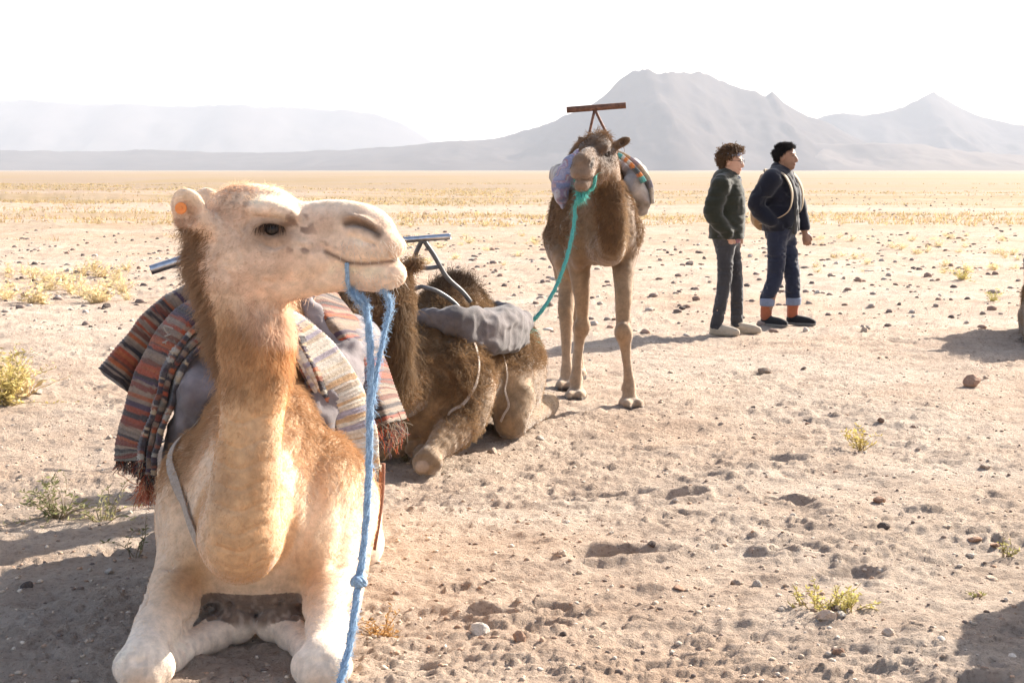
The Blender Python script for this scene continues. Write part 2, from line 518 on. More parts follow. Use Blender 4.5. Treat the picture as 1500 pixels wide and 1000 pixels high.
def build_ground():
    rr = [0.0, 0.4, 0.9, 1.4, 1.9, 2.4]
    r = 2.7
    while r < 12000:
        rr.append(r)
        r *= 1.0036 if r < 13 else 1.0075 if r < 45 else 1.03 if r < 400 else 1.1
    rr = np.array(rr)
    dense = np.radians(np.arange(-31, 31.01, 0.085))
    side = np.radians(np.concatenate([np.arange(31.6, 60, 0.9), np.arange(60, 180, 4)]))
    th = np.concatenate([-side[::-1], dense, side])
    R, T = np.meshgrid(rr, th, indexing='ij')
    X = R * np.sin(T); Y = R * np.cos(T)
    sh = X.shape
    H = ground_h(X.ravel(), Y.ravel()).reshape(sh)
    px, py, pr, pd, pa, pf = PITS
    P = list(zip(px, py, pr, pd, pa, pf)) + EXTRA_PITS
    for (cx, cy, rad, dep, ang, fl) in P:
        cr = math.hypot(cx, cy); m = rad * 2.6
        i0, i1 = np.searchsorted(rr, [cr - m, cr + m]); t0 = math.atan2(cx, cy); dt = m / cr
        j0, j1 = np.searchsorted(th, [t0 - dt, t0 + dt])
        if i1 <= i0 or j1 <= j0: continue
        x = X[i0:i1, j0:j1] - cx; y = Y[i0:i1, j0:j1] - cy
        u = x * math.cos(ang) + y * math.sin(ang); v = (-x * math.sin(ang) + y * math.cos(ang)) / fl
        q = np.sqrt(u * u + v * v) / rad * (1 + 0.45 * noise2((x + cx) * 1.6 / rad, (y + cy) * 1.6 / rad, 5))
        H[i0:i1, j0:j1] += dep * (-np.exp(-(q / 0.7) ** 4) + 0.55 * np.exp(-((q - 1.05) / 0.32) ** 2))
    n1, n2 = sh
    V = np.stack([X, Y, H], axis=-1).reshape(-1, 3)
    a = (np.arange(n1 - 1)[:, None] * n2 + np.arange(n2 - 1)[None, :]).ravel()
    F = np.stack([a, a + n2, a + n2 + 1, a + 1], axis=1)
    # close the fan behind the camera
    b = np.arange(n1 - 1) * n2
    F = np.vstack([F, np.stack([b + n2 - 1, b + 2 * n2 - 1, b + n2, b], axis=1)])
    V[:n2] = V[0]
    global GROUND_LOOK
    GROUND_LOOK = (rr, th, H)
    return V, F

def zg(x, y):
    """ground height with pits at a point"""
    rr, th, H = GROUND_LOOK
    r = math.hypot(x, y); t = math.atan2(x, y)
    i = min(max(np.searchsorted(rr, r), 1), len(rr) - 1); j = min(max(np.searchsorted(th, t), 1), len(th) - 1)
    return float(min(H[i - 1, j - 1], H[i, j], H[i - 1, j], H[i, j - 1]))

def ground_material():
    m, nt, N, L, P = new_mat("desert_floor")
    geo = N.new("ShaderNodeNewGeometry")
    pos = geo.outputs["Position"]
    big = noise_node(nt, 0.35, 4, 0.6, pos)
    mid = noise_node(nt, 2.6, 6, 0.65, pos, 0.4)
    fine = noise_node(nt, 38.0, 6, 0.75, pos)
    grit = noise_node(nt, 190.0, 3, 0.7, pos)
    base = ramp_node(nt, mid.outputs["Fac"], [(0.25, (0.37, 0.28, 0.215)), (0.5, (0.475, 0.375, 0.295)), (0.75, (0.57, 0.465, 0.375))]).outputs["Color"]
    red = ramp_node(nt, big.outputs["Fac"], [(0.42, (1, 1, 1)), (0.68, (0.94, 0.84, 0.76))]).outputs["Color"]
    c = mix_node(nt, 1.0, base, red, 'MULTIPLY')
    f2 = ramp_node(nt, fine.outputs["Fac"], [(0.30, (0.50, 0.46, 0.44)), (0.48, (1, 1, 1)), (0.8, (1.14, 1.13, 1.12))]).outputs["Color"]
    c = mix_node(nt, 0.9, c, f2, 'MULTIPLY')
    # dark grit: scattered crumbs of gravel
    vor = N.new("ShaderNodeTexVoronoi"); vor.inputs["Scale"].default_value = 55.0; vor.inputs["Randomness"].default_value = 1.0
    L.new(pos, vor.inputs["Vector"])
    vm = ramp_node(nt, vor.outputs["Distance"], [(0.10, (1, 1, 1)), (0.20, (0, 0, 0))])
    sel = N.new("ShaderNodeMath"); sel.operation = 'GREATER_THAN'
    sep = N.new("ShaderNodeSeparateColor"); L.new(vor.outputs["Color"], sep.inputs[0])
    L.new(sep.outputs[0], sel.inputs[0]); sel.inputs[1].default_value = 0.72
    mul = N.new("ShaderNodeMath"); mul.operation = 'MULTIPLY'
    L.new(vm.outputs["Color"], mul.inputs[0]); L.new(sel.outputs[0], mul.inputs[1])
    c = mix_node(nt, mul.outputs[0], c, (0.20, 0.15, 0.125))
    sepq = N.new("ShaderNodeSeparateXYZ"); L.new(pos, sepq.inputs[0])
    mq = N.new("ShaderNodeMapRange"); L.new(sepq.outputs["Y"], mq.inputs["Value"]); mq.inputs["From Min"].default_value = 18.0; mq.inputs["From Max"].default_value = 120.0; mq.inputs["To Max"].default_value = 0.85
    c = mix_node(nt, mq.outputs[0], c, (0.225, 0.165, 0.115))       # darker gravel on the outer plain, deepened to hold down its glare
    # straw-coloured growth covers the plain further out, in streaks
    mp = N.new("ShaderNodeMapping"); mp.inputs["Scale"].default_value = (0.018, 0.10, 1.0); L.new(pos, mp.inputs["Vector"])
    st = noise_node(nt, 1.0, 5, 0.62, mp.outputs[0], 0.3)
    mp2 = N.new("ShaderNodeMapping"); mp2.inputs["Scale"].default_value = (0.35, 0.9, 1.0); L.new(pos, mp2.inputs["Vector"])
    st2 = noise_node(nt, 1.0, 5, 0.7, mp2.outputs[0])
    sepp = N.new("ShaderNodeSeparateXYZ"); L.new(pos, sepp.inputs[0])
    mr = N.new("ShaderNodeMapRange"); L.new(sepp.outputs["Y"], mr.inputs["Value"])
    mr.inputs["From Min"].default_value = 14.0; mr.inputs["From Max"].default_value = 60.0
    s1 = ramp_node(nt, st.outputs["Fac"], [(0.42, (0, 0, 0)), (0.60, (1, 1, 1))])
    s2 = ramp_node(nt, st2.outputs["Fac"], [(0.30, (0.25, 0.25, 0.25)), (0.55, (1, 1, 1))])
    mm = N.new("ShaderNodeMath"); mm.operation = 'MULTIPLY'; L.new(s1.outputs["Color"], mm.inputs[0]); L.new(s2.outputs["Color"], mm.inputs[1])
    mm2 = N.new("ShaderNodeMath"); mm2.operation = 'MULTIPLY'; L.new(mm.outputs[0], mm2.inputs[0]); L.new(mr.outputs[0], mm2.inputs[1])
    c = mix_node(nt, mm2.outputs[0], c, (0.26, 0.185, 0.09))
    L.new(c, P.inputs["Base Color"])
    P.inputs["Roughness"].default_value = 0.95
    P.inputs["Specular IOR Level"].default_value = 0.15
    nb = bump_node(nt, grit.outputs["Fac"], 0.8, 0.008)
    nb = bump_node(nt, fine.outputs["Fac"], 1.0, 0.028, nb)
    nb = bump_node(nt, mul.outputs[0], 0.6, 0.006, nb)
    L.new(nb, P.inputs["Normal"])
    return m

GV, GF = build_ground()
ground = mesh_np("ground", GV, GF, ground_material())
tag(ground, "pale pinkish sand and gravel desert floor running to the horizon", None, None, "structure")

# ------------------------------------------------------------------ mountains
def rock_mat(name, c1, c2):
    m, nt, N, L, P = new_mat(name)
    geo = N.new("ShaderNodeNewGeometry")
    n = noise_node(nt, 0.006, 8, 0.65, geo.outputs["Position"], 0.5)
    r = ramp_node(nt, n.outputs["Fac"], [(0.3, c1), (0.7, c2)])
    L.new(r.outputs["Color"], P.inputs["Base Color"]); P.inputs["Roughness"].default_value = 1.0
    P.inputs["Specular IOR Level"].default_value = 0.0
    return m
ROCK = rock_mat("mountain_rock", (0.055, 0.046, 0.045), (0.085, 0.072, 0.068))

HAZE_PALE_ROCK = rock_mat("foothill_haze_paled", (0.13, 0.105, 0.095), (0.18, 0.15, 0.13))  # rock colour lightened to stand for sunlit haze over the foothills

def ridge(name, label, dist, prof_px, depth, x_step, y_step, rough, seed, gully=1.0, scale=0.004, mat=None):
    """prof_px: skyline as (u,v) pixels of the photograph, turned to metres at this distance"""
    k = dist / 2083.3
    pu = np.array([(u - 750) * k for u, v in prof_px]); pz = np.array([max((249 - v) * k, 0) + CAM_H for u, v in prof_px])
    xs = np.arange(pu[0], pu[-1] + x_step, x_step); ys = np.arange(-depth, depth + 1, y_step)
    X, Y = np.meshgrid(xs, ys, indexing='ij')
    xf, yf = X.ravel(), Y.ravel()
    wx = xf + gully * 0.12 * depth * fbm2(xf * scale, yf * scale, seed + 5, 3) * np.clip(np.abs(yf) / depth, 0, 1)
    p = np.interp(wx, pu, pz)
    crest = 0.16 * depth * fbm2(xf * scale * 0.7, xf * 0 + 3, seed + 9, 3)
    t = np.clip(1 - np.abs(yf - crest) / (depth * 0.82), 0, 1)
    rg = 1 - np.abs(fbm2(xf * scale * 1.6, yf * scale * 0.8, seed, 5, 0.55))
    fall = t ** (1.25 - 0.2 * gully)
    h = p * fall * (1 - gully * 0.45 * (1 - rg) * np.clip(1.6 * (1 - t), 0, 1)) + rough * p.max() * fbm2(xf * scale * 5, yf * scale * 5, seed + 20, 4) * t * np.clip(p / p.max() * 2, 0, 1)
    h = h - 6 * (t <= 0.001)
    V = np.stack([xf, yf + dist, h - 2.0 * (1 - t)], axis=1)
    n1, n2 = X.shape
    a = (np.arange(n1 - 1)[:, None] * n2 + np.arange(n2 - 1)[None, :]).ravel()
    F = np.stack([a, a + n2, a + n2 + 1, a + 1], axis=1)
    o = mesh_np(name, V, F, mat or ROCK)
    return tag(o, label, None, None, "structure")

ridge("mountain", "hazy grey massif with a twin rounded summit", 4200,
      [(440, 247), (520, 226), (600, 214), (655, 207), (700, 207), (750, 199), (790, 187), (825, 172), (850, 165), (880, 148), (905, 120), (922, 110), (938, 109), (958, 117), (975, 113), (1000, 111), (1022, 106), (1045, 112), (1075, 124), (1100, 131), (1122, 141), (1130, 134), (1150, 148), (1180, 165), (1210, 176), (1250, 195), (1300, 215), (1370, 235), (1440, 247)],
      900, 9, 16, 0.012, 101, 0.55)
ridge("mountain", "hazy grey peak with a sharp summit beside the twin massif", 5400,
      [(1060, 247), (1120, 205), (1165, 186), (1200, 172), (1220, 168), (1250, 171), (1285, 166), (1310, 160), (1340, 144), (1365, 135), (1385, 140), (1420, 157), (1455, 171), (1500, 181), (1560, 190), (1640, 205), (1760, 235), (1830, 247)],
      1000, 12, 18, 0.012, 202, 0.55)
ridge("hill", "low pale foothill range below the grey peaks", 3900,
      [(900, 248), (960, 238), (1030, 226), (1090, 218), (1130, 213), (1180, 209), (1230, 211), (1290, 210), (1340, 213), (1400, 222), (1460, 226), (1520, 229), (1600, 238), (1700, 248)],
      420, 8, 12, 0.03, 303, mat=HAZE_PALE_ROCK)
ridge("hill", "very pale flat-topped far range in the haze", 6900,
      [(-460, 230), (-300, 180), (-150, 150), (0, 147), (60, 149), (140, 154), (200, 153), (260, 157), (330, 155), (400, 158), (470, 159), (520, 163), (560, 168), (590, 180), (615, 196), (640, 212), (680, 230), (720, 246)],
      1100, 22, 34, 0.012, 404, 0.6, 0.002)
ridge("hill", "long low ridge on the plain below the far range", 4300,
      [(-420, 244), (-250, 232), (-100, 224), (0, 220), (100, 222), (170, 221), (210, 219), (270, 221), (350, 224), (450, 223), (560, 217), (640, 210), (700, 212), (760, 222), (830, 234), (900, 247)],
      600, 14, 20, 0.02, 505, 0.5)

# the air between: even, pale, lit by the same sun
hz = bpy.data.meshes.new("haze")
bm = bmesh.new(); bmesh.ops.create_cube(bm, size=1.0)
bmesh.ops.scale(bm, vec=(25000, 25000, 601.5), verts=bm.verts); bmesh.ops.translate(bm, vec=(0, 0, 600 - 300.75), verts=bm.verts)
bm.to_mesh(hz); bm.free()
haze = link(bpy.data.objects.new("haze", hz))
hm = bpy.data.materials.new("haze_air"); hm.use_nodes = True
hn = hm.node_tree.nodes; hn.remove(hn["Principled BSDF"])
pv = hn.new("ShaderNodeVolumePrincipled"); pv.inputs["Density"].default_value = 0.00013
pv.inputs["Color"].default_value = (0.66, 0.71, 0.80, 1); pv.inputs["Anisotropy"].default_value = 0.0
hm.node_tree.links.new(pv.outputs[0], hn["Material Output"].inputs["Volume"])
hz.materials.append(hm)
tag(haze, "pale dusty haze hanging over the plain", None, None, "stuff")
# ------------------------------------------------------------------ camels
from mathutils.bvhtree import BVHTree
def bvh_of(V, Q):
    return BVHTree.FromPolygons([tuple(v) for v in V.tolist()], [tuple(q) for q in Q.tolist()])
def Rz(a): return Matrix.Rotation(math.radians(a), 4, 'Z')
def Ry(a): return Matrix.Rotation(math.radians(a), 4, 'Y')
def Rx(a): return Matrix.Rotation(math.radians(a), 4, 'X')

# canonical head: +x to the nose, +z up, y across; origin inside the skull near the poll
MOUTH = [(0.325, -0.022), (0.352, -0.036), (0.385, -0.054), (0.43, -0.058), (0.48, -0.056), (0.520, -0.050), (0.56, -0.042)]
NOSTRIL = [(0.384, 0.058), (0.405, 0.062), (0.435, 0.054), (0.462, 0.040), (0.480, 0.026)]

def head_sdf(F, M, ears_out=False):
    F.ell((0.085, 0, 0.045), (0.150, 0.092, 0.112), 0.05, M=M)
    F.ell((0.10, 0, 0.115), (0.105, 0.062, 0.050), 0.05, M=M)                      # crown
    F.chain([(0.10, 0, 0.01), (0.22, 0, 0.018), (0.33, 0, 0.042), (0.41, 0, 0.045), (0.445, 0, 0.025)], [0.10, 0.094, 0.084, 0.072, 0.062], 0.05, M=M, squash=(1, 0.80))
    F.ell((0.448, 0, 0.010), (0.072, 0.060, 0.080), 0.04, M=M)                    # nose
    for s in (-1, 1):
        F.ell((0.47, s * 0.024, -0.012), (0.078, 0.042, 0.046), 0.02, M=M)        # split upper lip
        F.ell((0.43, s * 0.045, -0.01), (0.085, 0.030, 0.050), 0.03, M=M)         # whisker pad
        F.ell((0.172, s * 0.078, 0.094), (0.076, 0.036, 0.032), 0.03, rot=(0, 10, s * -6), M=M)   # brow
        F.ell((0.10, s * 0.045, -0.055), (0.135, 0.062, 0.105), 0.05, M=M)        # cheek
        F.ell((0.22, s * 0.060, -0.03), (0.11, 0.030, 0.055), 0.05, M=M)
        if ears_out:
            F.chain([(0.0, s * 0.075, 0.055), (-0.035, s * 0.125, 0.075), (-0.06, s * 0.160, 0.092), (-0.07, s * 0.178, 0.102)], [0.030, 0.036, 0.030, 0.014], 0.02, M=M, squash=(0, 0.6))
            F.ell((-0.022, s * 0.146, 0.086), (0.022, 0.035, 0.020), 0.01, rot=(s * 28, 0, s * -35), M=M, mode='s')
            continue
        F.ell((-0.060, s * 0.106, 0.096), (0.050, 0.027, 0.066), 0.02, rot=(s * -12, -14, 0), M=M)      # ear
        F.chain([(-0.005, s * 0.075, 0.045), (-0.04, s * 0.10, 0.075)], [0.034, 0.036], 0.02, M=M)
        F.ell((-0.060, s * 0.142, 0.096), (0.030, 0.026, 0.047), 0.012, rot=(s * -12, -14, 0), M=M, mode='s')
    F.chain([(0.06, 0, -0.06), (0.20, 0, -0.088), (0.31, 0, -0.090), (0.40, 0, -0.092), (0.46, 0, -0.092)], [0.105, 0.080, 0.058, 0.046, 0.042], 0.05, M=M, squash=(1, 0.82))
    F.ell((0.470, 0, -0.096), (0.074, 0.052, 0.044), 0.025, M=M)
    F.ell((0.515, 0, -0.088), (0.034, 0.042, 0.032), 0.02, M=M)                  # lower lip
    for s in (-1, 1):
        y = lambda a, w=0.06: (a[0], s * w, a[1])
        # mouth line, nostril slit with folded rims, eye socket, cheek hollows
        F.dent([(x, s * (0.074 - 0.9 * max(x - 0.44, 0) ** 1.2), z) for x, z in MOUTH], 0.0085, 0.021, M)
        F.dent([(0.30, s * 0.075, 0.005), (0.33, s * 0.075, -0.022), (0.352, s * 0.07, -0.07)], 0.010, 0.009, M)
        F.dent([(x, s * 0.062, z) for x, z in NOSTRIL], 0.0085, 0.024, M)
        F.dent([(x - 0.004, s * 0.066, z + 0.021) for x, z in NOSTRIL], 0.013, -0.011, M)
        F.dent([(x + 0.002, s * 0.066, z - 0.021) for x, z in NOSTRIL], 0.013, -0.011, M)
        F.dent([(x + 0.006, s * 0.066, z - 0.043) for x, z in NOSTRIL], 0.010, 0.007, M)
        F.dent([(0.170, s * 0.098, 0.044)], 0.034, 0.022, M)
        F.dent([(0.125, s * 0.094, 0.036), (0.165, s * 0.096, 0.018), (0.208, s * 0.09, 0.028)], 0.010, -0.010, M)    # lower lid
        F.dent([(0.120, s * 0.092, 0.048), (0.160, s * 0.098, 0.063), (0.212, s * 0.09, 0.050)], 0.012, -0.019, M)  # upper lid
        F.dent([(0.135, s * 0.094, 0.004), (0.18, s * 0.096, -0.010), (0.225, s * 0.085, 0.006)], 0.008, 0.008, M)
        F.dent([(0.150, s * 0.094, -0.022), (0.20, s * 0.092, -0.030), (0.235, s * 0.085, -0.016)], 0.007, 0.005, M)
        F.dent([(0.205, s * 0.085, 0.05), (0.26, s * 0.075, 0.03), (0.33, s * 0.07, 0.015)], 0.025, 0.006, M)
        F.dent([(0.02, s * 0.09, 0.02), (0.03, s * 0.10, -0.05), (0.08, s * 0.10, -0.13)], 0.012, 0.006, M)
        F.dent([(0.24, s * 0.07, -0.10), (0.33, s * 0.06, -0.115), (0.42, s * 0.05, -0.11)], 0.010, 0.005, M)
        F.dent([(0.40, s * 0.05, -0.002), (0.47, s * 0.055, -0.006), (0.53, s * 0.04, -0.012)], 0.009, 0.003, M)
    F.dent([(0.545, 0, 0.02), (0.55, 0, -0.02), (0.545, 0, -0.045)], 0.006, 0.012, M)
    for s in (-1, 1):          # skin folds of cheek, muzzle and jaw
        for pts, w, d in (([(0.35, 0.02), (0.372, -0.01), (0.375, -0.035)], 0.007, 0.006), ([(0.335, 0.03), (0.352, 0.0), (0.352, -0.02)], 0.006, 0.004), ([(0.41, 0.015), (0.45, 0.004), (0.50, 0.002)], 0.006, 0.004),
                          ([(0.24, 0.075), (0.27, 0.065), (0.31, 0.07)], 0.008, 0.004), ([(0.235, 0.0), (0.27, -0.012), (0.31, -0.012)], 0.007, 0.0045), ([(0.06, 0.05), (0.085, 0.02), (0.085, -0.03), (0.10, -0.09)], 0.010, 0.006),
                          ([(0.01, 0.0), (0.005, -0.06), (0.03, -0.12)], 0.009, 0.006), ([(-0.02, 0.0), (-0.03, -0.07), (-0.01, -0.14)], 0.009, 0.006), ([(0.14, -0.10), (0.20, -0.125), (0.28, -0.125)], 0.010, 0.006),
                          ([(0.12, 0.085), (0.16, 0.078), (0.21, 0.078)], 0.006, 0.005), ([(0.115, 0.065), (0.10, 0.05), (0.095, 0.03)], 0.006, 0.004), ([(0.36, -0.085), (0.40, -0.078), (0.45, -0.08)], 0.006, 0.003)):
            F.dent([(x, s * (0.098 - 0.10 * max(x - 0.18, 0)), z) for x, z in pts], w, d * 1.3, M)

def kneeling_sdf(F, neck, neck_r, HM, shift=-0.08, hump=1.0, cx=0.0, hump_y=0.86, zs=1.0, ears_out=False, lean=0.0):
    """camel at rest on folded legs: y runs back from the chest, -y is forward"""
    sx = lambda y: cx + shift * max(y, 0)
    F.ell((sx(.75), 0.78 + 0.13 * lean, 0.52 * zs), (0.31, 0.80 - 0.12 * lean, 0.41 * zs), 0.12)
    F.ell((sx(.2), 0.22, (0.48 - 0.08 * lean) * zs), (0.285 - 0.035 * lean, 0.36, (0.37 - 0.07 * lean) * zs), 0.12)
    F.ell((sx(1.4), 1.38, 0.50 * zs), (0.30, 0.36, 0.37 * zs), 0.12)
    F.ell((sx(.8), hump_y, 0.93 * zs), (0.19, 0.36, 0.24 * hump), 0.15)
    F.ell((sx(0), 0.10, 0.30), (0.29, 0.21, 0.225), 0.07)                               # brisket
    if lean: F.ell((sx(.25), 0.27, 0.57), (0.20, 0.27, 0.27), 0.10)                # narrow withers
    F.ell((sx(.4), 0.35, 0.12), (0.15, 0.22, 0.10), 0.06)                           # chest pad
    F.chain(neck, neck_r, 0.028, squash=(0, 0.90), smooth=4)
    for s in (-1, 1):
        b = sx(0); kf = 0.08 * lean
        F.ell((s * (0.235 - 0.01 * lean) + sx(.25), 0.26, 0.43 - 0.05 * lean), (0.125, 0.24, 0.27 - 0.02 * lean), 0.10 - 0.04 * lean)         # shoulder
        F.chain([(s * (0.25 - 0.035 * lean) + b, 0.30, 0.40), (s * (0.285 - 0.055 * lean) + b, 0.14, 0.26), (s * (0.275 - 0.03 * lean) + b, -0.08, 0.185), (s * 0.262 + b, -0.24 - 0.06 * lean, 0.130), (s * 0.258 + b, -0.33 - 0.08 * lean, 0.090)], [0.165 - 0.015 * lean, 0.132 - 0.018 * lean, 0.100 - 0.004 * lean, 0.066, 0.066], 0.045)
        F.chain([(s * 0.258 + b - 0.036, -0.335 - kf, 0.082), (s * 0.258 + b + 0.036, -0.335 - kf, 0.082)], [0.054, 0.054], 0.022, smooth=1)
        F.chain([(s * 0.258 + b - 0.020, -0.375 - kf, 0.060), (s * 0.258 + b + 0.020, -0.375 - kf, 0.060)], [0.042, 0.042], 0.02, smooth=1)
        F.ell((s * 0.258 + b, -0.31 - kf, 0.128), (0.052, 0.050, 0.036), 0.02)
        F.dent([(s * 0.258 + b - 0.03, -0.385 - kf, 0.125), (s * 0.258 + b, -0.39 - kf, 0.115), (s * 0.258 + b + 0.03, -0.385 - kf, 0.125)], 0.010, 0.007)
        F.dent([(s * 0.20 + b, -0.26, 0.16), (s * 0.215 + b, -0.16, 0.21), (s * 0.23 + b, -0.06, 0.25)], 0.016, 0.010)
        F.dent([(s * 0.30 + b, -0.28, 0.17), (s * 0.315 + b, -0.16, 0.23), (s * 0.33 + b, -0.05, 0.29)], 0.016, 0.009)
        F.chain([(s * 0.255 + b, -0.30 - kf, 0.062), (s * 0.18 + b, -0.17 - 0.4 * kf, 0.062), (s * 0.122 + b, -0.085, 0.070)], [0.062, 0.044, 0.058], 0.018)
        F.ell((s * 0.080 + b, -0.03, 0.085), (0.086, 0.062, 0.066), 0.012, rot=(20, 0, s * 25))
        F.dent([(s * 0.085 + b, -0.09, 0.12), (s * 0.080 + b, -0.06, 0.155), (s * 0.075 + b, 0.0, 0.16)], 0.010, 0.016)
        F.ell((s * (0.27 - 0.05 * lean) + sx(1.1), 1.12, 0.34), (0.14 - 0.01 * lean, 0.36, 0.29), 0.08)           # thigh
        F.chain([(s * (0.32 - 0.06 * lean) + sx(1), 0.92, 0.24), (s * (0.325 - 0.055 * lean) + sx(.9), 0.82, 0.14), (s * (0.32 - 0.05 * lean) + sx(.9), 0.84, 0.09)], [0.13, 0.11, 0.09], 0.05)   # stifle
        F.chain([(s * 0.32 + sx(1), 0.86, 0.10), (s * 0.31 + sx(1.3), 1.25, 0.09), (s * 0.29 + sx(1.6), 1.62, 0.10)], [0.085, 0.075, 0.085], 0.04)
        F.chain([(s * 0.29 + sx(1.6), 1.60, 0.07), (s * 0.25 + sx(1.3), 1.25, 0.055), (s * 0.23 + sx(1), 0.98, 0.06)], [0.065, 0.045, 0.055], 0.02)
        F.dent([(s * 0.12 + b, -0.10, 0.16), (s * 0.20 + b, -0.10, 0.20), (s * 0.27 + b, -0.06, 0.29), (s * 0.30 + b, 0.02, 0.38)], 0.018, 0.016)      # arm crease
        F.dent([(s * 0.31 + sx(.4), 0.50, 0.20), (s * 0.35 + sx(.5), 0.55, 0.42), (s * 0.31 + sx(.5), 0.5, 0.66)], 0.045, 0.018)
        F.dent([(s * 0.13 + b, -0.12, 0.40), (s * 0.10 + b, -0.13, 0.30), (s * 0.02 + b, -0.14, 0.26)], 0.020, 0.012)     # fold where the neck leaves the chest
    F.chain([(sx(1.7), 1.70, 0.55), (sx(1.7) + .02, 1.77, 0.38), (sx(1.7) + .03, 1.76, 0.2)], [0.04, 0.026, 0.03], 0.03)   # tail
    head_sdf(F, HM, ears_out)

def finish_mesh(F, seed, lump=0.004, n=1):
    V, Q = F.mesh()
    V = relax(V, Q, n, 0.5)
    N = vnormals(V, Q)
    V = V + N * (lump * (0.6 * noise3(V * 9, seed) + 0.4 * noise3(V * 22, seed + 1)))[:, None]
    return V.astype(np.float32), Q

def crease(V, Q, lines, width, depth, y0, y1, sgn=-1):
    """fold lines seen from the front: dents along (x,z) polylines on faces that look forward"""
    N = vnormals(V, Q)
    ok = (V[:, 1] > y0) & (V[:, 1] < y1) & (N[:, 1] * sgn > 0.05)
    out = np.zeros(len(V), dtype=np.float32)
    for pts in lines:
        p = np.array(pts, dtype=np.float32); p, _ = catmull(p, np.ones(len(p)), 6); n = len(p) - 1
        for i in range(n):
            a, b = p[i], p[i + 1]; d = b - a
            t = np.clip(((V[:, 0] - a[0]) * d[0] + (V[:, 2] - a[1]) * d[1]) / (d @ d + 1e-9), 0, 1)
            q = (V[:, 0] - a[0] - t * d[0]) ** 2 + (V[:, 2] - a[1] - t * d[1]) ** 2
            u = (i + t) / n
            out = np.maximum(out, np.exp(-q / width ** 2) * np.clip(4 * u * (1 - u) + 0.2, 0, 1))
    return (V - N * (depth * out * ok)[:, None]).astype(np.float32)

def blob(P, c, r):
    d = (P - np.array(c)) / np.array(r)
    return np.exp(-(d * d).sum(1))

def mixc(c, new, w):
    w = np.clip(w, 0, 1)[:, None]
    return c * (1 - w) + np.array(new) * w

def to_head(P, HM):
    Mi = np.array(Matrix(HM).inverted())
    return (Mi[:3, :3] @ P.T).T + Mi[:3, 3]

def head_marks(c, P, HM, dark, eye_dark, mouth_dark, strength=1.0):
    h = to_head(P, HM)
    ay = np.abs(h[:, 1])
    on = (h[:, 0] > -0.2) & (h[:, 0] < 0.62) & (np.abs(h[:, 2]) < 0.3) & (ay < 0.2)
    e = np.exp(-(((h[:, 0] - 0.172) / 0.054) ** 2 + ((h[:, 2] - 0.041) / 0.028) ** 2)) * on
    c = mixc(c, eye_dark, 1.1 * e)  # dark skin round the eye, deepened with the socket's shade
    e2 = np.exp(-(((h[:, 0] - 0.180) / 0.085) ** 2 + ((h[:, 2] - 0.022) / 0.050) ** 2)) * on
    c = mixc(c, dark, 0.62 * e2 * strength)  # wider socket shade painted into the coat
    def line(pts, w):
        p = np.array(pts); out = np.zeros(len(h))
        for a, b in zip(p[:-1], p[1:]):
            d = b - a; t = np.clip(((h[:, 0] - a[0]) * d[0] + (h[:, 2] - a[1]) * d[1]) / (d @ d), 0, 1)
            q = (h[:, 0] - a[0] - t * d[0]) ** 2 + (h[:, 2] - a[1] - t * d[1]) ** 2
            out = np.maximum(out, np.exp(-q / w ** 2))
        return out * on * (ay > 0.012)
    c = mixc(c, eye_dark, 1.0 * line(NOSTRIL, 0.0105))
    c = mixc(c, dark, 0.5 * line([(x, z + 0.012) for x, z in NOSTRIL], 0.022))
    c = mixc(c, mouth_dark, 0.8 * line(MOUTH, 0.0065))
    ear = np.exp(-(((h[:, 0] + 0.055) / 0.026) ** 2 + ((h[:, 2] - 0.09) / 0.035) ** 2)) * (ay > 0.105) * on
    c = mixc(c, dark, 0.45 * ear)
    return c

def eyes(parent, HM, mat):
    for s in (-1, 1):
        m = bpy.data.meshes.new("eye"); bm = bmesh.new()
        bmesh.ops.create_uvsphere(bm, u_segments=20, v_segments=14, radius=0.0235); bm.to_mesh(m); bm.free()
        for p in m.polygons: p.use_smooth = True
        m.materials.append(mat)
        o = link(bpy.data.objects.new("eye", m), parent)
        o.matrix_local = Matrix(HM) @ Matrix.Translation((0.170, s * 0.0685, 0.041))

EYE = simple_mat("eye_dark", (0.012, 0.007, 0.004), 0.08, 0, 0.2, 20, 0)
COAT = attr_mat("camel_coat", 0.85, 0.26, 34, 0.55, 0.005, 0.3, 0.2, 170)
FUR = hair_mat("camel_fur", 0.30)
def lashes(parent, HM, seed, rgb=(0.05, 0.03, 0.02)):
    rng = np.random.default_rng(seed); n = 160
    t = rng.random(n); s = rng.choice([-1, 1], n)
    base = np.stack([0.126 + 0.085 * t, s * (0.092 + 0.010 * np.sin(3.14 * t)), 0.049 + 0.010 * np.sin(3.14 * t)], 1)
    d = np.stack([0.3 * (t - 0.4) + rng.normal(0, 0.15, n), s * 0.8, -0.55 + rng.normal(0, 0.15, n)], 1)
    L = rng.uniform(0.018, 0.032, n)[:, None]
    pts = np.stack([base, base + d * L * 0.5, base + d * L + np.array([0, 0, -0.008])], 1).astype(np.float32)
    M = np.array(HM); pts = pts @ M[:3, :3].T + M[:3, 3]
    strands("eyelashes", pts, 0.0007, rgb, parent)

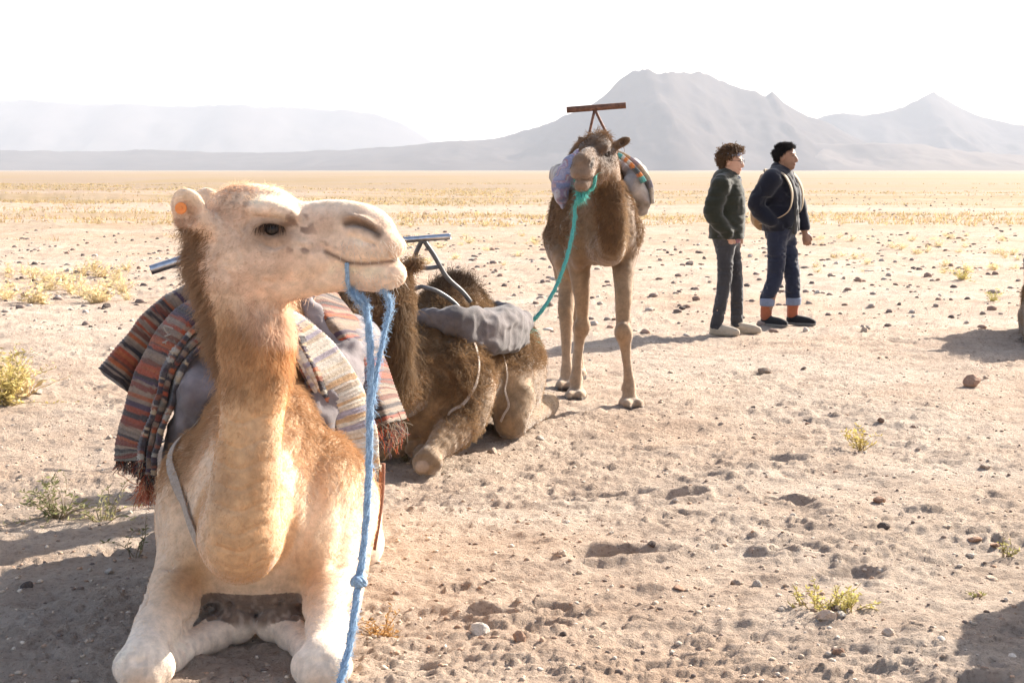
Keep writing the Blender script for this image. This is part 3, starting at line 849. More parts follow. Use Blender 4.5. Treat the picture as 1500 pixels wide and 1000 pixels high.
def strands(name, pts, radius, rgb, parent, mat=None, tip=0.3):
    n, segs = pts.shape[:2]
    hc = bpy.data.hair_curves.new(name); hc.add_curves([segs] * n)
    hc.attributes["position"].data.foreach_set("vector", pts.astype(np.float32).ravel())
    ra = hc.attributes.get("radius") or hc.attributes.new("radius", 'FLOAT', 'POINT')
    ra.data.foreach_set("value", np.tile(np.linspace(1, tip, segs, dtype=np.float32) * radius, n))
    ca = hc.attributes.new("col", 'FLOAT_COLOR', 'CURVE')
    c4 = np.ones((n, 4), dtype=np.float32); c4[:, :3] = rgb
    ca.data.foreach_set("color", c4.ravel())
    hc.materials.append(mat or FUR)
    o = link(bpy.data.objects.new(name, hc), parent); o["kind"] = "stuff"
    return o

# ---- the pale camel in front -------------------------------------------------
C1O = (-0.86, 4.40, -0.012)
HM1 = Matrix.Translation((0.0, -0.20, 1.30)) @ Rz(-3)
NECK1 = [(0.015, -0.185, 1.25), (0.055, -0.175, 1.13), (0.082, -0.165, 1.02), (0.088, -0.185, 0.88), (0.080, -0.215, 0.74), (0.064, -0.240, 0.58), (0.046, -0.225, 0.425), (0.03, -0.10, 0.43), (0.03, 0.12, 0.55)]
NECK1R = [0.115, 0.125, 0.132, 0.112, 0.102, 0.113, 0.138, 0.155, 0.20]

def neck_mask(P, pts, rad):
    """1 inside the neck's own tube, fading at its surface with the body"""
    A, R = catmull(np.array(pts), np.array(rad), 4); best = np.full(len(P), 9.0)
    for a, b, r in zip(A[:-1], A[1:], R):
        d = b - a; t = np.clip(((P - a) @ d) / (d @ d), 0, 1)
        best = np.minimum(best, np.linalg.norm(P - a - t[:, None] * d, axis=1) / r)
    return sstep(1.20, 1.02, best)

def colour1(P):
    n = noise3(P * 7, 3); n2 = noise3(P * 18, 4)
    c = np.tile(np.array([0.63, 0.49, 0.36]), (len(P), 1))                          # sandy body
    c = mixc(c, (0.68, 0.56, 0.45), sstep(0.28, 0.10, P[:, 2]))                     # pale legs
    c = mixc(c, (0.74, 0.66, 0.57), sstep(0.23, 0.12, P[:, 2]) * (P[:, 1] < 0.1))
    c = mixc(c, (0.66, 0.50, 0.36), blob(P, (0, -0.02, 0.24), (0.35, 0.2, 0.16)) * 0.8)
    c = mixc(c, (0.42, 0.255, 0.13), (blob(P, (-0.13, -0.10, 0.27), (0.10, 0.22, 0.09)) + blob(P, (0.22, -0.10, 0.28), (0.09, 0.22, 0.09))) * (0.85 + 0.4 * n))
    # neck: tan front, paler down its right side, darker collar under the jaw
    nk = neck_mask(P, NECK1[:8], NECK1R[:8]) * (P[:, 1] < 0.02)
    c = mixc(c, (0.52, 0.325, 0.17), nk * (0.90 + 0.25 * n))
    c = mixc(c, (0.34, 0.20, 0.10), nk * 0.5 * sstep(0.25, 0.6, noise3(P * np.array([14, 14, 5]), 91)))
    c = mixc(c, (0.66, 0.51, 0.37), blob(P, (-0.075, -0.28, 0.48), (0.05, 0.14, 0.26)) * 0.8)
    c = mixc(c, (0.62, 0.45, 0.29), blob(P, (-0.02, -0.18, 0.95), (0.10, 0.25, 0.22)) * 0.7)
    c = mixc(c, (0.31, 0.185, 0.095), blob(P, (0.10, -0.24, 0.88), (0.13, 0.16, 0.050)) * (0.8 + 0.6 * n2))
    c = mixc(c, (0.30, 0.18, 0.09), blob(P, (0.19, -0.20, 1.085), (0.15, 0.15, 0.055)) * 1.15)   # throat
    # withers and hump: browner
    c = mixc(c, (0.36, 0.225, 0.12), sstep(0.38, 0.60, P[:, 2] + 0.08 * n) * sstep(-0.02, 0.14, P[:, 1]) * 0.9)
    # head: cream with pinkish cheeks
    h = to_head(P, HM1)
    hd = sstep(-0.16, -0.02, h[:, 2] + 0.25 * np.minimum(h[:, 0] - 0.05, 0.3)) * (h[:, 0] > -0.16) * (h[:, 2] > -0.26)
    hd = np.where((h[:, 2] > -0.30) & (h[:, 0] > -0.13) & (np.abs(h[:, 1]) < 0.2), np.clip(sstep(-0.27, -0.13, h[:, 2] + 0.05 * n + 0.12 * sstep(0.06, 0.2, h[:, 0])), 0, 1), 0)
    c = mixc(c, np.array([0.63, 0.495, 0.395]), hd)
    c = mixc(c, (0.72, 0.59, 0.47), hd * blob(h, (0.44, 0, -0.03), (0.13, 0.2, 0.10)))
    c = mixc(c, (0.70, 0.57, 0.44), hd * sstep(0.07, 0.14, h[:, 2]))
    c = mixc(c, (0.56, 0.36, 0.235), hd * blob(h, (0.06, 0, -0.02), (0.06, 0.3, 0.05)) * 0.5)
    c = mixc(c, (0.34, 0.22, 0.15), hd * blob(h, (0.03, 0, 0.10), (0.06, 0.3, 0.045)) * 0.6 * (1 + n2))
    c = mixc(c, (0.55, 0.37, 0.26), hd * 0.50 * sstep(0.05, 0.55, noise3(P * 13, 61)))
    c = mixc(c, (0.74, 0.62, 0.50), hd * 0.5 * sstep(0.1, 0.6, noise3(P * 16, 62)))
    c = c * (1 + 0.13 * n2 * hd + 0.10 * noise3(P * 45, 6) * hd)[:, None]
    c = mixc(c, (0.33, 0.23, 0.17), hd * 0.75 * np.exp(-(((h[:, 0] - 0.425) / 0.062) ** 2 + ((h[:, 2] - 0.058 + 0.35 * (h[:, 0] - 0.425)) / 0.032) ** 2)))
    # scattered dark marks on the bridge and cheek
    sp = 0.7 * noise3(np.column_stack([h[:, 0] * 46 + h[:, 2] * 20, h[:, 1] * 18, h[:, 2] * 52]), 77) + 0.3 * noise3(np.column_stack([h[:, 0] * 90, h[:, 1] * 30, h[:, 2] * 110]), 78)
    reg = blob(h, (0.245, 0, 0.055), (0.06, 0.3, 0.05)) + 0.8 * blob(h, (0.28, 0, -0.01), (0.07, 0.3, 0.02)) + 0.5 * blob(h, (0.08, 0, 0.12), (0.06, 0.3, 0.03))
    c = mixc(c, (0.17, 0.115, 0.095), hd * np.clip(1.3 * reg, 0, 1) * sstep(0.05, 0.42, sp) * 0.85)
    c = head_marks(c, P, HM1, (0.30, 0.19, 0.12), (0.045, 0.03, 0.022), (0.10, 0.06, 0.05))
    # foot pads
    c = mixc(c, (0.20, 0.145, 0.11), sstep(0.075, 0.115, P[:, 2]) * (P[:, 1] > -0.095) * (P[:, 1] < 0.12) * (np.abs(P[:, 0] - 0.05) < 0.17) * (P[:, 2] < 0.2))
    kn = blob(P, (-0.208, -0.49, 0.06), (0.07, 0.06, 0.05)) + blob(P, (0.308, -0.49, 0.06), (0.07, 0.06, 0.05))
    c = mixc(c, (0.50, 0.35, 0.24), kn * 0.7)
    st = noise3(P * np.array([70, 70, 9]), 95)
    c = mixc(c, (0.50, 0.42, 0.36), 0.45 * sstep(0.1, 0.6, st) * sstep(0.24, 0.12, P[:, 2]))
    c = mixc(c, (0.52, 0.41, 0.31), 0.75 * sstep(0.055, 0.0, P[:, 2] + 0.02 * n2))
    return np.clip(np.clip(c, 0.01, 0.9) ** 1.04 * np.array([1.12, 1.04, 0.95]) * (1 + 0.10 * n[:, None]), 0.01, 0.82)

def flow_down(P, N):
    f = np.zeros_like(P); f[:, 2] = -1; f[:, 1] = 0.35
    return f

def build_camel1():
    F = Field((-0.56, -0.56, -0.01), (0.62, 1.90, 1.54), 0.0055)
    kneeling_sdf(F, NECK1, NECK1R, HM1, cx=0.05, lean=1.0)
    V, Q = finish_mesh(F, 5, 0.004, 1)
    V = crease(V, Q, [[(-0.335, 0.31), (-0.29, 0.225), (-0.22, 0.170), (-0.13, 0.140), (-0.04, 0.130)], [(0.435, 0.33), (0.39, 0.235), (0.32, 0.175), (0.23, 0.140), (0.14, 0.130)]], 0.016, 0.022, -0.24, 0.20)
    V = crease(V, Q, [[(-0.21, 0.60), (-0.20, 0.48), (-0.15, 0.36), (-0.08, 0.28)], [(0.24, 0.60), (0.235, 0.46), (0.20, 0.34), (0.14, 0.27)], [(-0.25, 0.45), (-0.27, 0.36), (-0.25, 0.28)], [(0.31, 0.46), (0.33, 0.38), (0.31, 0.30)]], 0.024, 0.012, -0.22, 0.3)
    V = crease(V, Q, [[(-0.09, 0.62), (-0.105, 0.50), (-0.095, 0.40), (-0.04, 0.30)], [(0.185, 0.62), (0.19, 0.50), (0.18, 0.40), (0.13, 0.30)]], 0.020, 0.014, -0.16, 0.25)
    rw = [[(0.06 + 0.09 * math.cos(a), z + 0.012 * math.sin(3 * a)) for a in (3.0, 2.2, 1.5, 0.8, 0.2)] for z in (0.36, 0.42, 0.475, 0.54, 0.60, 0.66, 0.72, 0.79)]
    V = crease(V, Q, rw, 0.007, 0.0045, -0.5, -0.1)
    root = empty("camel", C1O)
    tag(root, "pale cream camel kneeling with its head turned in profile and an orange ear tag", "camel", "camels of the caravan")
    C = colour1(V)
    body = mesh_np("body", V, Q, COAT, root, col=C)
    eyes(root, HM1, EYE)
    lashes(root, HM1, 4)
    def headw(P):
        h = to_head(P, HM1)
        return ((h[:, 0] > -0.10) & (h[:, 2] > -0.20)).astype(float), h
    def flow1(P, N):
        f = flow_down(P, N)
        w, h = headw(P)
        hf = np.zeros_like(P); hf[:, 0] = -0.9; hf[:, 2] = -0.35                   # coat lies back along the face
        return f * (1 - w[:, None]) + hf * w[:, None]
    def len_short(P):
        w, h = headw(P)
        L = np.where(w > 0, 0.006 + 0.005 * sstep(0.25, 0.0, h[:, 0]), 0.010)
        L = np.where((P[:, 2] < 0.3), 0.007, L)
        return L
    vis = lambda P: np.where(P[:, 1] < 0.75, 1.0, 0.25) * np.where(P[:, 1] < -0.02, 1.4, 1.0)
    vis0 = vis
    vis = lambda P: vis0(P) * np.where(P[:, 2] > 1.08, 1.9, 1.0)
    grow("fur", V, Q, 190000, vis, len_short, flow1, lambda P: colour1(P) * 1.06, FUR, root, 0.00055, 3, 0.30, 0, 0.35, 0.25, 1)
    # long hair: nape fringe, throat beard, woolly withers, crown tuft
    def long_w(P):
        h = to_head(P, HM1)
        nape = np.exp(-((P[:, 0] + 0.10) / 0.055) ** 2) * sstep(0.62, 0.9, P[:, 2]) * (P[:, 2] < 1.38) * (P[:, 1] < 0.05)
        nape = nape * (h[:, 0] < 0.04)
        thr = blob(P, (0.14, -0.2, 1.04), (0.16, 0.16, 0.07)) * (h[:, 2] < -0.15)
        col = 1.4 * blob(P, (0.08, -0.2, 0.98), (0.16, 0.2, 0.12))
        wi = sstep(0.42, 0.62, P[:, 2]) * sstep(-0.03, 0.06, P[:, 1]) * (P[:, 1] < 0.9)
        cr = blob(h, (0.07, 0, 0.16), (0.10, 0.08, 0.04))
        return 3.0 * nape + 1.6 * thr + 0.9 * col * (h[:, 2] < -0.16) + 1.1 * wi + 1.5 * cr
    def long_l(P):
        h = to_head(P, HM1)
        L = np.full(len(P), 0.030)
        L = np.where((P[:, 0] < -0.01) & (P[:, 2] > 0.7) & (P[:, 1] < 0.05), 0.060, L)
        L = np.where((P[:, 1] < 0.05) & (P[:, 2] > 0.84) & (P[:, 0] >= -0.01) & (h[:, 2] < 0.0), 0.036, L)
        L = np.where((h[:, 2] > 0.05), 0.018, L)
        return L
    def long_c(P):
        c = colour1(P)
        nape = (P[:, 0] < 0.0) & (P[:, 2] > 0.9) & (P[:, 1] < 0.05) & (to_head(P, HM1)[:, 2] < 0.05)
        return np.where(nape[:, None], np.array([0.34, 0.21, 0.12]), c * 1.05)
    def long_f(P, N):
        f = np.zeros_like(P); f[:, 2] = -1.0; f[:, 1] = 0.1
        nape = (P[:, 0] < 0.0) & (P[:, 2] > 0.7) & (P[:, 1] < 0.05)
        f[nape] = (-0.8, 0.1, -0.75)
        return f
    grow("long_hair", V, Q, 56000, long_w, long_l, long_f, long_c, FUR, root, 0.0007, 5, 0.42, 0.45, 0.30, 0.55, 2)
    # whiskers and lip bristles
    r_ = np.random.default_rng(9); n_ = 420
    hx_ = r_.uniform(0.36, 0.55, n_); hz_ = np.where(r_.random(n_) < 0.5, r_.uniform(-0.03, 0.01, n_), r_.uniform(-0.13, -0.075, n_)); sd_ = r_.choice([-1, 1], n_)
    b_ = np.stack([hx_, sd_ * 0.055, hz_], 1); bw = (np.array(HM1)[:3, :3] @ b_.T).T + np.array(HM1)[:3, 3]
    bt = bvh_of(V, Q); bw = np.array([tuple(bt.find_nearest(Vector(p.tolist()))[0]) for p in bw])
    d_ = np.stack([r_.normal(0.25, 0.4, n_), sd_ * r_.uniform(0.4, 1.0, n_), r_.normal(-0.5, 0.4, n_)], 1); l_ = r_.uniform(0.010, 0.034, (n_, 1))
    strands("whiskers", np.stack([bw, bw + d_ * l_ * 0.5, bw + d_ * l_ + np.array([0, 0, -0.004])], 1), 0.0006, np.array((0.70, 0.62, 0.52)), root)
    # ear tag
    bm = bmesh.new()
    bmesh.ops.create_cone(bm, cap_ends=True, segments=24, radius1=0.0175, radius2=0.0165, depth=0.005)
    g = bmesh.ops.create_cone(bm, cap_ends=True, segments=16, radius1=0.0075, radius2=0.006, depth=0.010)
    bmesh.ops.bevel(bm, geom=list(bm.edges), offset=0.0012, segments=2, affect='EDGES')
    m = bpy.data.meshes.new("ear_tag"); bm.to_mesh(m); bm.free()
    m.materials.append(simple_mat("orange_plastic", (0.80, 0.24, 0.04), 0.45, 0, 0.1, 60, 0.05))
    t = link(bpy.data.objects.new("ear_tag", m), root)
    t.matrix_local = HM1 @ Matrix.Translation((-0.076, -0.138, 0.104)) @ Rx(82)
    tag(t, "round orange plastic ear tag")
    return root, V, Q
camel1, CV1, CQ1 = build_camel1()

# ---- the brown kneeling camel behind -----------------------------------------
HM2 = Matrix.Translation((0.06, -0.40, 1.08)) @ Rz(-100) @ Ry(14)
NECK2 = [(0.065, -0.36, 1.06), (0.085, -0.40, 0.98), (0.09, -0.42, 0.85), (0.085, -0.42, 0.70), (0.07, -0.39, 0.56), (0.05, -0.28, 0.45), (0.02, -0.08, 0.46), (0.0, 0.14, 0.55)]
NECK2R = [0.105, 0.112, 0.108, 0.105, 0.112, 0.135, 0.18, 0.22]
C2O = (-0.535, 7.30, -0.012); C2R = math.radians(-20); C2S = 0.90

def colour2(P):
    n = noise3(P * 6, 13); n2 = noise3(P * 17, 14)
    c = np.tile(np.array([0.285, 0.168, 0.080]), (len(P), 1))
    c = mixc(c, (0.34, 0.22, 0.12), sstep(0.45, 0.25, P[:, 2] + 0.05 * n) * (P[:, 1] > 0.1))
    c = mixc(c, (0.33, 0.215, 0.12), (P[:, 1] < -0.1) * sstep(0.3, 0.15, P[:, 2]))
    c = mixc(c, (0.17, 0.095, 0.048), sstep(0.35, 0.6, P[:, 2]) * (P[:, 1] < -0.15) * 0.9)
    c = mixc(c, (0.38, 0.24, 0.12), blob(P, (0.2, -0.42, 0.75), (0.09, 0.2, 0.45)) * 0.7)  # sunlit side of the neck painted paler into the coat
    c = mixc(c, (0.36, 0.23, 0.115), sstep(0.1, 0.5, n) * 0.35)
    c = mixc(c, (0.15, 0.085, 0.045), sstep(0.85, 0.98, P[:, 2]) * (P[:, 1] > 0.3))
    kn = blob(P, (-0.258, -0.43, 0.075), (0.055, 0.05, 0.05)) + blob(P, (0.258, -0.43, 0.075), (0.055, 0.05, 0.05))
    c = mixc(c, (0.50, 0.36, 0.25), sstep(0.35, 0.6, kn))
    h = to_head(P, HM2)
    c = mixc(c, (0.42, 0.29, 0.18), blob(h, (0.45, 0, -0.02), (0.16, 0.2, 0.14)) * 0.8)
    c = head_marks(c, P, HM2, (0.12, 0.07, 0.04), (0.02, 0.012, 0.01), (0.06, 0.035, 0.03))
    return np.clip(0.68 * c * (1 + 0.26 * n2[:, None]), 0.01, 0.8)

def build_camel2():
    F = Field((-0.56, -0.98, -0.01), (0.56, 1.95, 1.36), 0.0085)
    kneeling_sdf(F, NECK2, NECK2R, HM2, shift=0.0, hump=0.78, hump_y=0.66, zs=0.86, ears_out=True)
    V, Q = finish_mesh(F, 25, 0.006, 1)
    root = empty("camel", C2O, C2R, C2S)
    tag(root, "brown woolly camel kneeling behind the pale one with a grey canvas saddle pad", "camel", "camels of the caravan")
    mesh_np("body", V, Q, COAT, root, col=colour2(V))
    eyes(root, HM2, EYE)
    def wool_w(P):
        w = sstep(0.38, 0.55, P[:, 2]) * 1.0
        w = w + 1.4 * blob(P, (0.30, 0.05, 0.36), (0.12, 0.16, 0.26)) + 1.4 * blob(P, (-0.30, 0.05, 0.36), (0.12, 0.16, 0.26))
        w = w + 0.9 * (P[:, 1] < -0.15) * sstep(0.3, 0.45, P[:, 2])
        return w + 0.05
    def wool_l(P):
        L = np.where(sstep(0.38, 0.5, P[:, 2]) > 0.3, 0.038, 0.016)
        L = L + 0.032 * (blob(P, (0.31, 0.05, 0.36), (0.12, 0.16, 0.26)) + blob(P, (-0.31, 0.05, 0.36), (0.12, 0.16, 0.26)))
        return L
    grow("fur", V, Q, 70000, lambda P: np.ones(len(P)), lambda P: np.full(len(P), 0.010), flow_down, lambda P: colour2(P) * 1.1, FUR, root, 0.0008, 3, 0.3, 0, 0.35, 0.2, 11)
    grow("wool", V, Q, 80000, wool_w, wool_l, flow_down, lambda P: colour2(P) * 1.15, FUR, root, 0.0014, 6, 0.5, 1.1, 0.40, 1.7, 12)
    beard = lambda P: 2.0 * np.exp(-((P[:, 1] + 0.50) / 0.06) ** 2) * (P[:, 2] > 0.42) * (P[:, 2] < 0.98) + 2.5 * blob(P, (0, 0.66, 1.02), (0.12, 0.26, 0.07))
    bl = lambda P: np.where(P[:, 1] < 0, 0.13, 0.11)
    def bf(P, N):
        f = np.zeros_like(P); f[:, 2] = -1.0
        up = P[:, 1] > 0
        f[up] = (0.15, 0.4, 0.9)
        return f
    grow("mane", V, Q, 9000, beard, bl, bf, lambda P: colour2(P) * 0.9, FUR, root, 0.0013, 6, 0.38, 0.35, 0.30, 0.7, 13)
    return root, V, Q
camel2, CV2, CQ2 = build_camel2()

# ---- the dark camel on its feet ----------------------------------------------
HM3 = Matrix.Translation((-0.035, -0.33, 1.60)) @ Rz(-113) @ Ry(13) @ Matrix.Scale(0.89, 4)
C3O = (0.58, 9.15, -0.01); C3R = math.radians(2)
NECK3 = [(-0.03, -0.30, 1.58), (-0.02, -0.33, 1.48), (0.0, -0.36, 1.34), (0.02, -0.36, 1.20), (0.03, -0.30, 1.08), (0.02, -0.14, 1.03), (0.0, 0.1, 1.12)]
NECK3R = [0.10, 0.105, 0.094, 0.092, 0.098, 0.13, 0.19]
FEET3 = [(0.158, -0.22), (-0.150, 0.16), (-0.180, 0.60), (-0.06, 1.14)]

def foot_sdf(F, x, y, yaw=0):
    M = Matrix.Translation((x, y, 0)) @ Rz(yaw)
    F.ell((0, -0.035, 0.040), (0.072, 0.105, 0.045), 0.03, M=M)
    for s in (-1, 1):
        F.ell((s * 0.036, -0.095, 0.040), (0.036, 0.055, 0.040), 0.012, M=M)
        F.ell((s * 0.038, -0.145, 0.030), (0.016, 0.022, 0.020), 0.008, M=M)
    F.dent([(0, -0.06, 0.09), (0, -0.12, 0.075), (0, -0.16, 0.03)], 0.013, 0.018, M)

def colour3(P):
    n = noise3(P * 7, 23); n2 = noise3(P * 20, 24)
    c = np.tile(np.array([0.185, 0.108, 0.054]), (len(P), 1))
    c = mixc(c, (0.33, 0.205, 0.11), sstep(1.0, 0.72, P[:, 2] + 0.05 * n))
    c = mixc(c, (0.39, 0.265, 0.165), sstep(0.55, 0.25, P[:, 2]))
    c = mixc(c, (0.24, 0.145, 0.074), blob(P, (0, 0, 1.0), (0.3, 0.3, 0.15)) * 0.8)
    c = mixc(c, (0.19, 0.105, 0.05), (P[:, 1] < -0.2) * sstep(1.0, 1.2, P[:, 2]))
    c = mixc(c, (0.50, 0.36, 0.21), blob(P, (0.12, -0.32, 1.2), (0.05, 0.12, 0.25)) * 0.8)  # bright sun rim along the neck's edge, painted into the coat
    h = to_head(P, HM3)
    hd3 = ((h[:, 0] > -0.2) & (h[:, 2] > -0.22) & (h[:, 2] < 0.3)).astype(float)
    c = mixc(c, (0.12, 0.068, 0.036), hd3 * blob(h, (0.16, 0, 0.07), (0.22, 0.3, 0.14)) * 1.3)
    c = mixc(c, (0.30, 0.21, 0.15), blob(h, (0.49, 0, -0.03), (0.08, 0.2, 0.10)) * 0.9)
    c = mixc(c, (0.32, 0.19, 0.095), blob(h, (0.12, 0, -0.12), (0.16, 0.2, 0.06)) * 0.8)
    c = head_marks(c, P, HM3, (0.07, 0.04, 0.025), (0.015, 0.01, 0.008), (0.05, 0.03, 0.025))
    c = mixc(c, (0.10, 0.075, 0.06), sstep(0.055, 0.03, P[:, 2]))
    return np.clip(0.85 * c * (1 + 0.16 * n2[:, None]), 0.01, 0.8)

def build_camel3():
    F = Field((-0.42, -0.92, -0.01), (0.42, 1.72, 1.88), 0.0095)
    F.ell((0, 0.62, 1.23), (0.238, 0.66, 0.31), 0.10)
    F.ell((0, 0.10, 1.17), (0.195, 0.28, 0.28), 0.08)
    F.ell((0, 1.12, 1.22), (0.215, 0.30, 0.29), 0.10)
    F.ell((0, 0.72, 1.52), (0.16, 0.32, 0.21), 0.14)
    F.chain(NECK3, NECK3R, 0.05, squash=(0, 0.92), smooth=4)
    for i, (fx, fy) in enumerate(FEET3):
        s = 1 if fx > 0 else -1
        if i < 2:
            F.ell((s * 0.145, 0.10, 1.10), (0.085, 0.18, 0.25), 0.06)
            F.chain([(s * 0.15, 0.10, 1.12), (s * 0.14, 0.08 + 0.3 * fy, 0.93), (s * 0.125, 0.65 * fy, 0.74), (s * 0.115, 0.9 * fy - 0.01, 0.55), (s * 0.115, fy - 0.02, 0.49), (0.3 * fx + s * 0.08, fy, 0.42), (0.6 * fx + s * 0.05, fy, 0.28), (fx, fy - 0.005, 0.14), (fx, fy - 0.02, 0.07)],
                    [0.120, 0.080, 0.058, 0.044, 0.057, 0.038, 0.028, 0.041, 0.040], 0.022)
            F.ell((s * 0.115, fy - 0.045, 0.50), (0.046, 0.035, 0.06), 0.015)
            F.ell((fx, fy + 0.02, 0.135), (0.046, 0.05, 0.035), 0.02)
        else:
            F.ell((s * 0.14, 1.16, 1.05), (0.11, 0.24, 0.30), 0.08)
            hy = fy + 0.10
            F.chain([(s * 0.14, 1.12, 1.0), (s * 0.15, 0.70 * 1.0 + 0.3 * fy, 0.86), (s * 0.16, 0.5 * hy + 0.5, 0.72), (fx, hy + 0.02, 0.54), (fx, fy + 0.07, 0.42), (fx, fy + 0.03, 0.25), (fx, fy, 0.13), (fx, fy - 0.02, 0.07)],
                    [0.17, 0.105, 0.066, 0.054, 0.042, 0.031, 0.042, 0.042], 0.025)
        foot_sdf(F, fx, fy, 8 * s)
    F.chain([(0, 1.36, 1.30), (0.02, 1.46, 1.12), (0.02, 1.46, 0.85)], [0.04, 0.028, 0.03], 0.03)
    F.dent([(0, -0.08, 1.00), (0, 0.0, 0.90), (0, 0.1, 0.86)], 0.05, 0.02)
    head_sdf(F, HM3, True)
    V, Q = finish_mesh(F, 35, 0.006, 1)
    root = empty("camel", C3O, C3R)
    tag(root, "dark brown camel standing on its feet facing the viewer with a rusty handle bar above", "camel", "camels of the caravan")
    mesh_np("body", V, Q, COAT, root, col=colour3(V))
    eyes(root, HM3, EYE)
    grow("fur", V, Q, 60000, lambda P: np.ones(len(P)), lambda P: np.where(P[:, 2] > 0.95, 0.016, 0.008), flow_down, lambda P: colour3(P) * 1.12, FUR, root, 0.0010, 3, 0.3, 0, 0.35, 0.3, 21)
    ww = lambda P: sstep(0.95, 1.1, P[:, 2]) * (P[:, 1] > -0.02) + 1.6 * np.exp(-((P[:, 1] + 0.43) / 0.06) ** 2) * (P[:, 2] > 0.95) * (P[:, 2] < 1.45) + 1.5 * blob(to_head(P, HM3), (0.05, 0, 0.15), (0.12, 0.1, 0.06))
    grow("wool", V, Q, 32000, ww, lambda P: np.where(P[:, 1] < -0.02, 0.045, 0.028), flow_down, lambda P: colour3(P) * 1.2, FUR, root, 0.0013, 6, 0.45, 0.9, 0.4, 0.8, 22)
    return root, V, Q
camel3, CV3, CQ3 = build_camel3()
# ------------------------------------------------------------------ saddlery
METAL = simple_mat("worn_steel", (0.42, 0.43, 0.46), 0.28, 1.0, 0.25, 25, 0.1)
DARK_METAL = simple_mat("grey_painted_steel", (0.10, 0.10, 0.105), 0.5, 0.15, 0.3, 30, 0.15)
RUST = simple_mat("rusty_steel", (0.16, 0.075, 0.045), 0.75, 0.35, 0.5, 35, 0.3)
CANVAS = attr_mat("grey_canvas", 0.9, 0.2, 30, 0.45, 0.006, 0.15, 0.2, 400)
CLOTH = attr_mat("woven_wool", 0.95, 0.25, 90, 0.7, 0.005, 0.3, 0.1, 420)
STRAP = simple_mat("pale_webbing", (0.36, 0.29, 0.23), 0.85, 0, 0.25, 120, 0.4)
STRAP_DARK = simple_mat("brown_leather_strap", (0.13, 0.08, 0.05), 0.6, 0, 0.3, 80, 0.3)

def frame_piece(name, pts, r, mat, parent, smooth=4, n=12):
    V, F = tube_mesh(pts, r, n, smooth)
    return mesh_np(name, V, F, mat, parent)

def hollow_bar(name, a, b, r, mat, parent):
    """open pipe with wall thickness"""
    a = Vector(a); b = Vector(b); d = (b - a); L = d.length
    bm = bmesh.new(); n = 20; rings = []
    for (x, rr) in ((0.03, r * 0.78), (0.0, r * 0.80), (0.0, r * 0.96), (0.002, r), (L - 0.002, r), (L, r * 0.96), (L, r * 0.80), (L - 0.03, r * 0.78)):
        rings.append([bm.verts.new((rr * math.cos(6.2832 * i / n), rr * math.sin(6.2832 * i / n), x)) for i in range(n)])
    for p, q in zip(rings[:-1], rings[1:]):
        for i in range(n): bm.faces.new((p[i], p[(i + 1) % n], q[(i + 1) % n], q[i]))
    bm.faces.new(rings[0][::-1]); bm.faces.new(rings[-1])
    m = bpy.data.meshes.new(name); bm.to_mesh(m); bm.free()
    for p in m.polygons: p.use_smooth = True
    m.materials.append(mat)
    o = link(bpy.data.objects.new(name, m), parent)
    o.matrix_local = Matrix.Translation(a) @ d.to_track_quat('Z', 'Y').to_matrix().to_4x4()
    return o

def saddle_frame(label, root_m, bar_a, bar_b, bar_r, posts, hoops, mat, post_mat, post_r=0.011):
    root = empty("camel_saddle"); root.matrix_world = root_m
    tag(root, label, "saddle", "steel saddles with a T handle")
    hollow_bar("handle_bar", bar_a, bar_b, bar_r, mat, root)
    for p in posts: frame_piece("post", p, post_r, post_mat, root)
    for h in hoops: frame_piece("hoop", h, post_r * 0.9, post_mat, root)
    return root

def M_of(loc, rz=0.0, s=1.0):
    return Matrix.Translation(loc) @ Matrix.Rotation(rz, 4, 'Z') @ Matrix.Scale(s, 4)

M1 = M_of(C1O); M2 = M_of(C2O, C2R, C2S); M3 = M_of(C3O, C3R)

def lumpy(V, Q, amp, freq, seed):
    N = vnormals(V, Q)
    V0 = V; V = V * np.array([1.3, 0.55, 1.15])
    return (V0 + N * (amp * (noise3(V * freq, seed) + 0.6 * noise3(V * freq * 2.3, seed + 1) - 0.8 * np.abs(noise3(V * np.array([freq * 0.6, freq * 1.8, freq]), seed + 2))))[:, None]).astype(np.float32)

def pad(label, root_m, chains, res, seed, base, drape=None, k=0.05, cat="saddle pad", name="saddle_pad", amp=0.010, freq=13):
    """stuffed canvas saddle pad: soft sausages lying on the animal's back"""
    pts = np.vstack([np.array(c[0]) for c in chains]); rm = max(max(c[1]) for c in chains) + 0.05
    F = Field(pts.min(0) - rm, pts.max(0) + rm, res)
    for c in chains: F.chain(c[0], c[1], k, squash=c[2] if len(c) > 2 else None, smooth=4)
    V, Q = F.mesh(); V = lumpy(relax(V, Q, 1), Q, amp, freq, seed)
    n = noise3(V * 8, seed + 4); n2 = noise3(V * 26, seed + 6)
    C = np.array(base) * (1 + 0.35 * n[:, None] + 0.20 * n2[:, None])
    C = mixc(C, np.array(base) * 1.35, sstep(0.45, 0.7, noise3(V * 5, seed + 8)) * 0.6)
    root = empty(name); root.matrix_world = root_m
    tag(root, label, cat, "stuffed saddle pads")
    o = mesh_np("cushion", V, Q, CANVAS, root, col=np.clip(C, 0.01, 0.8))
    return root, V, Q

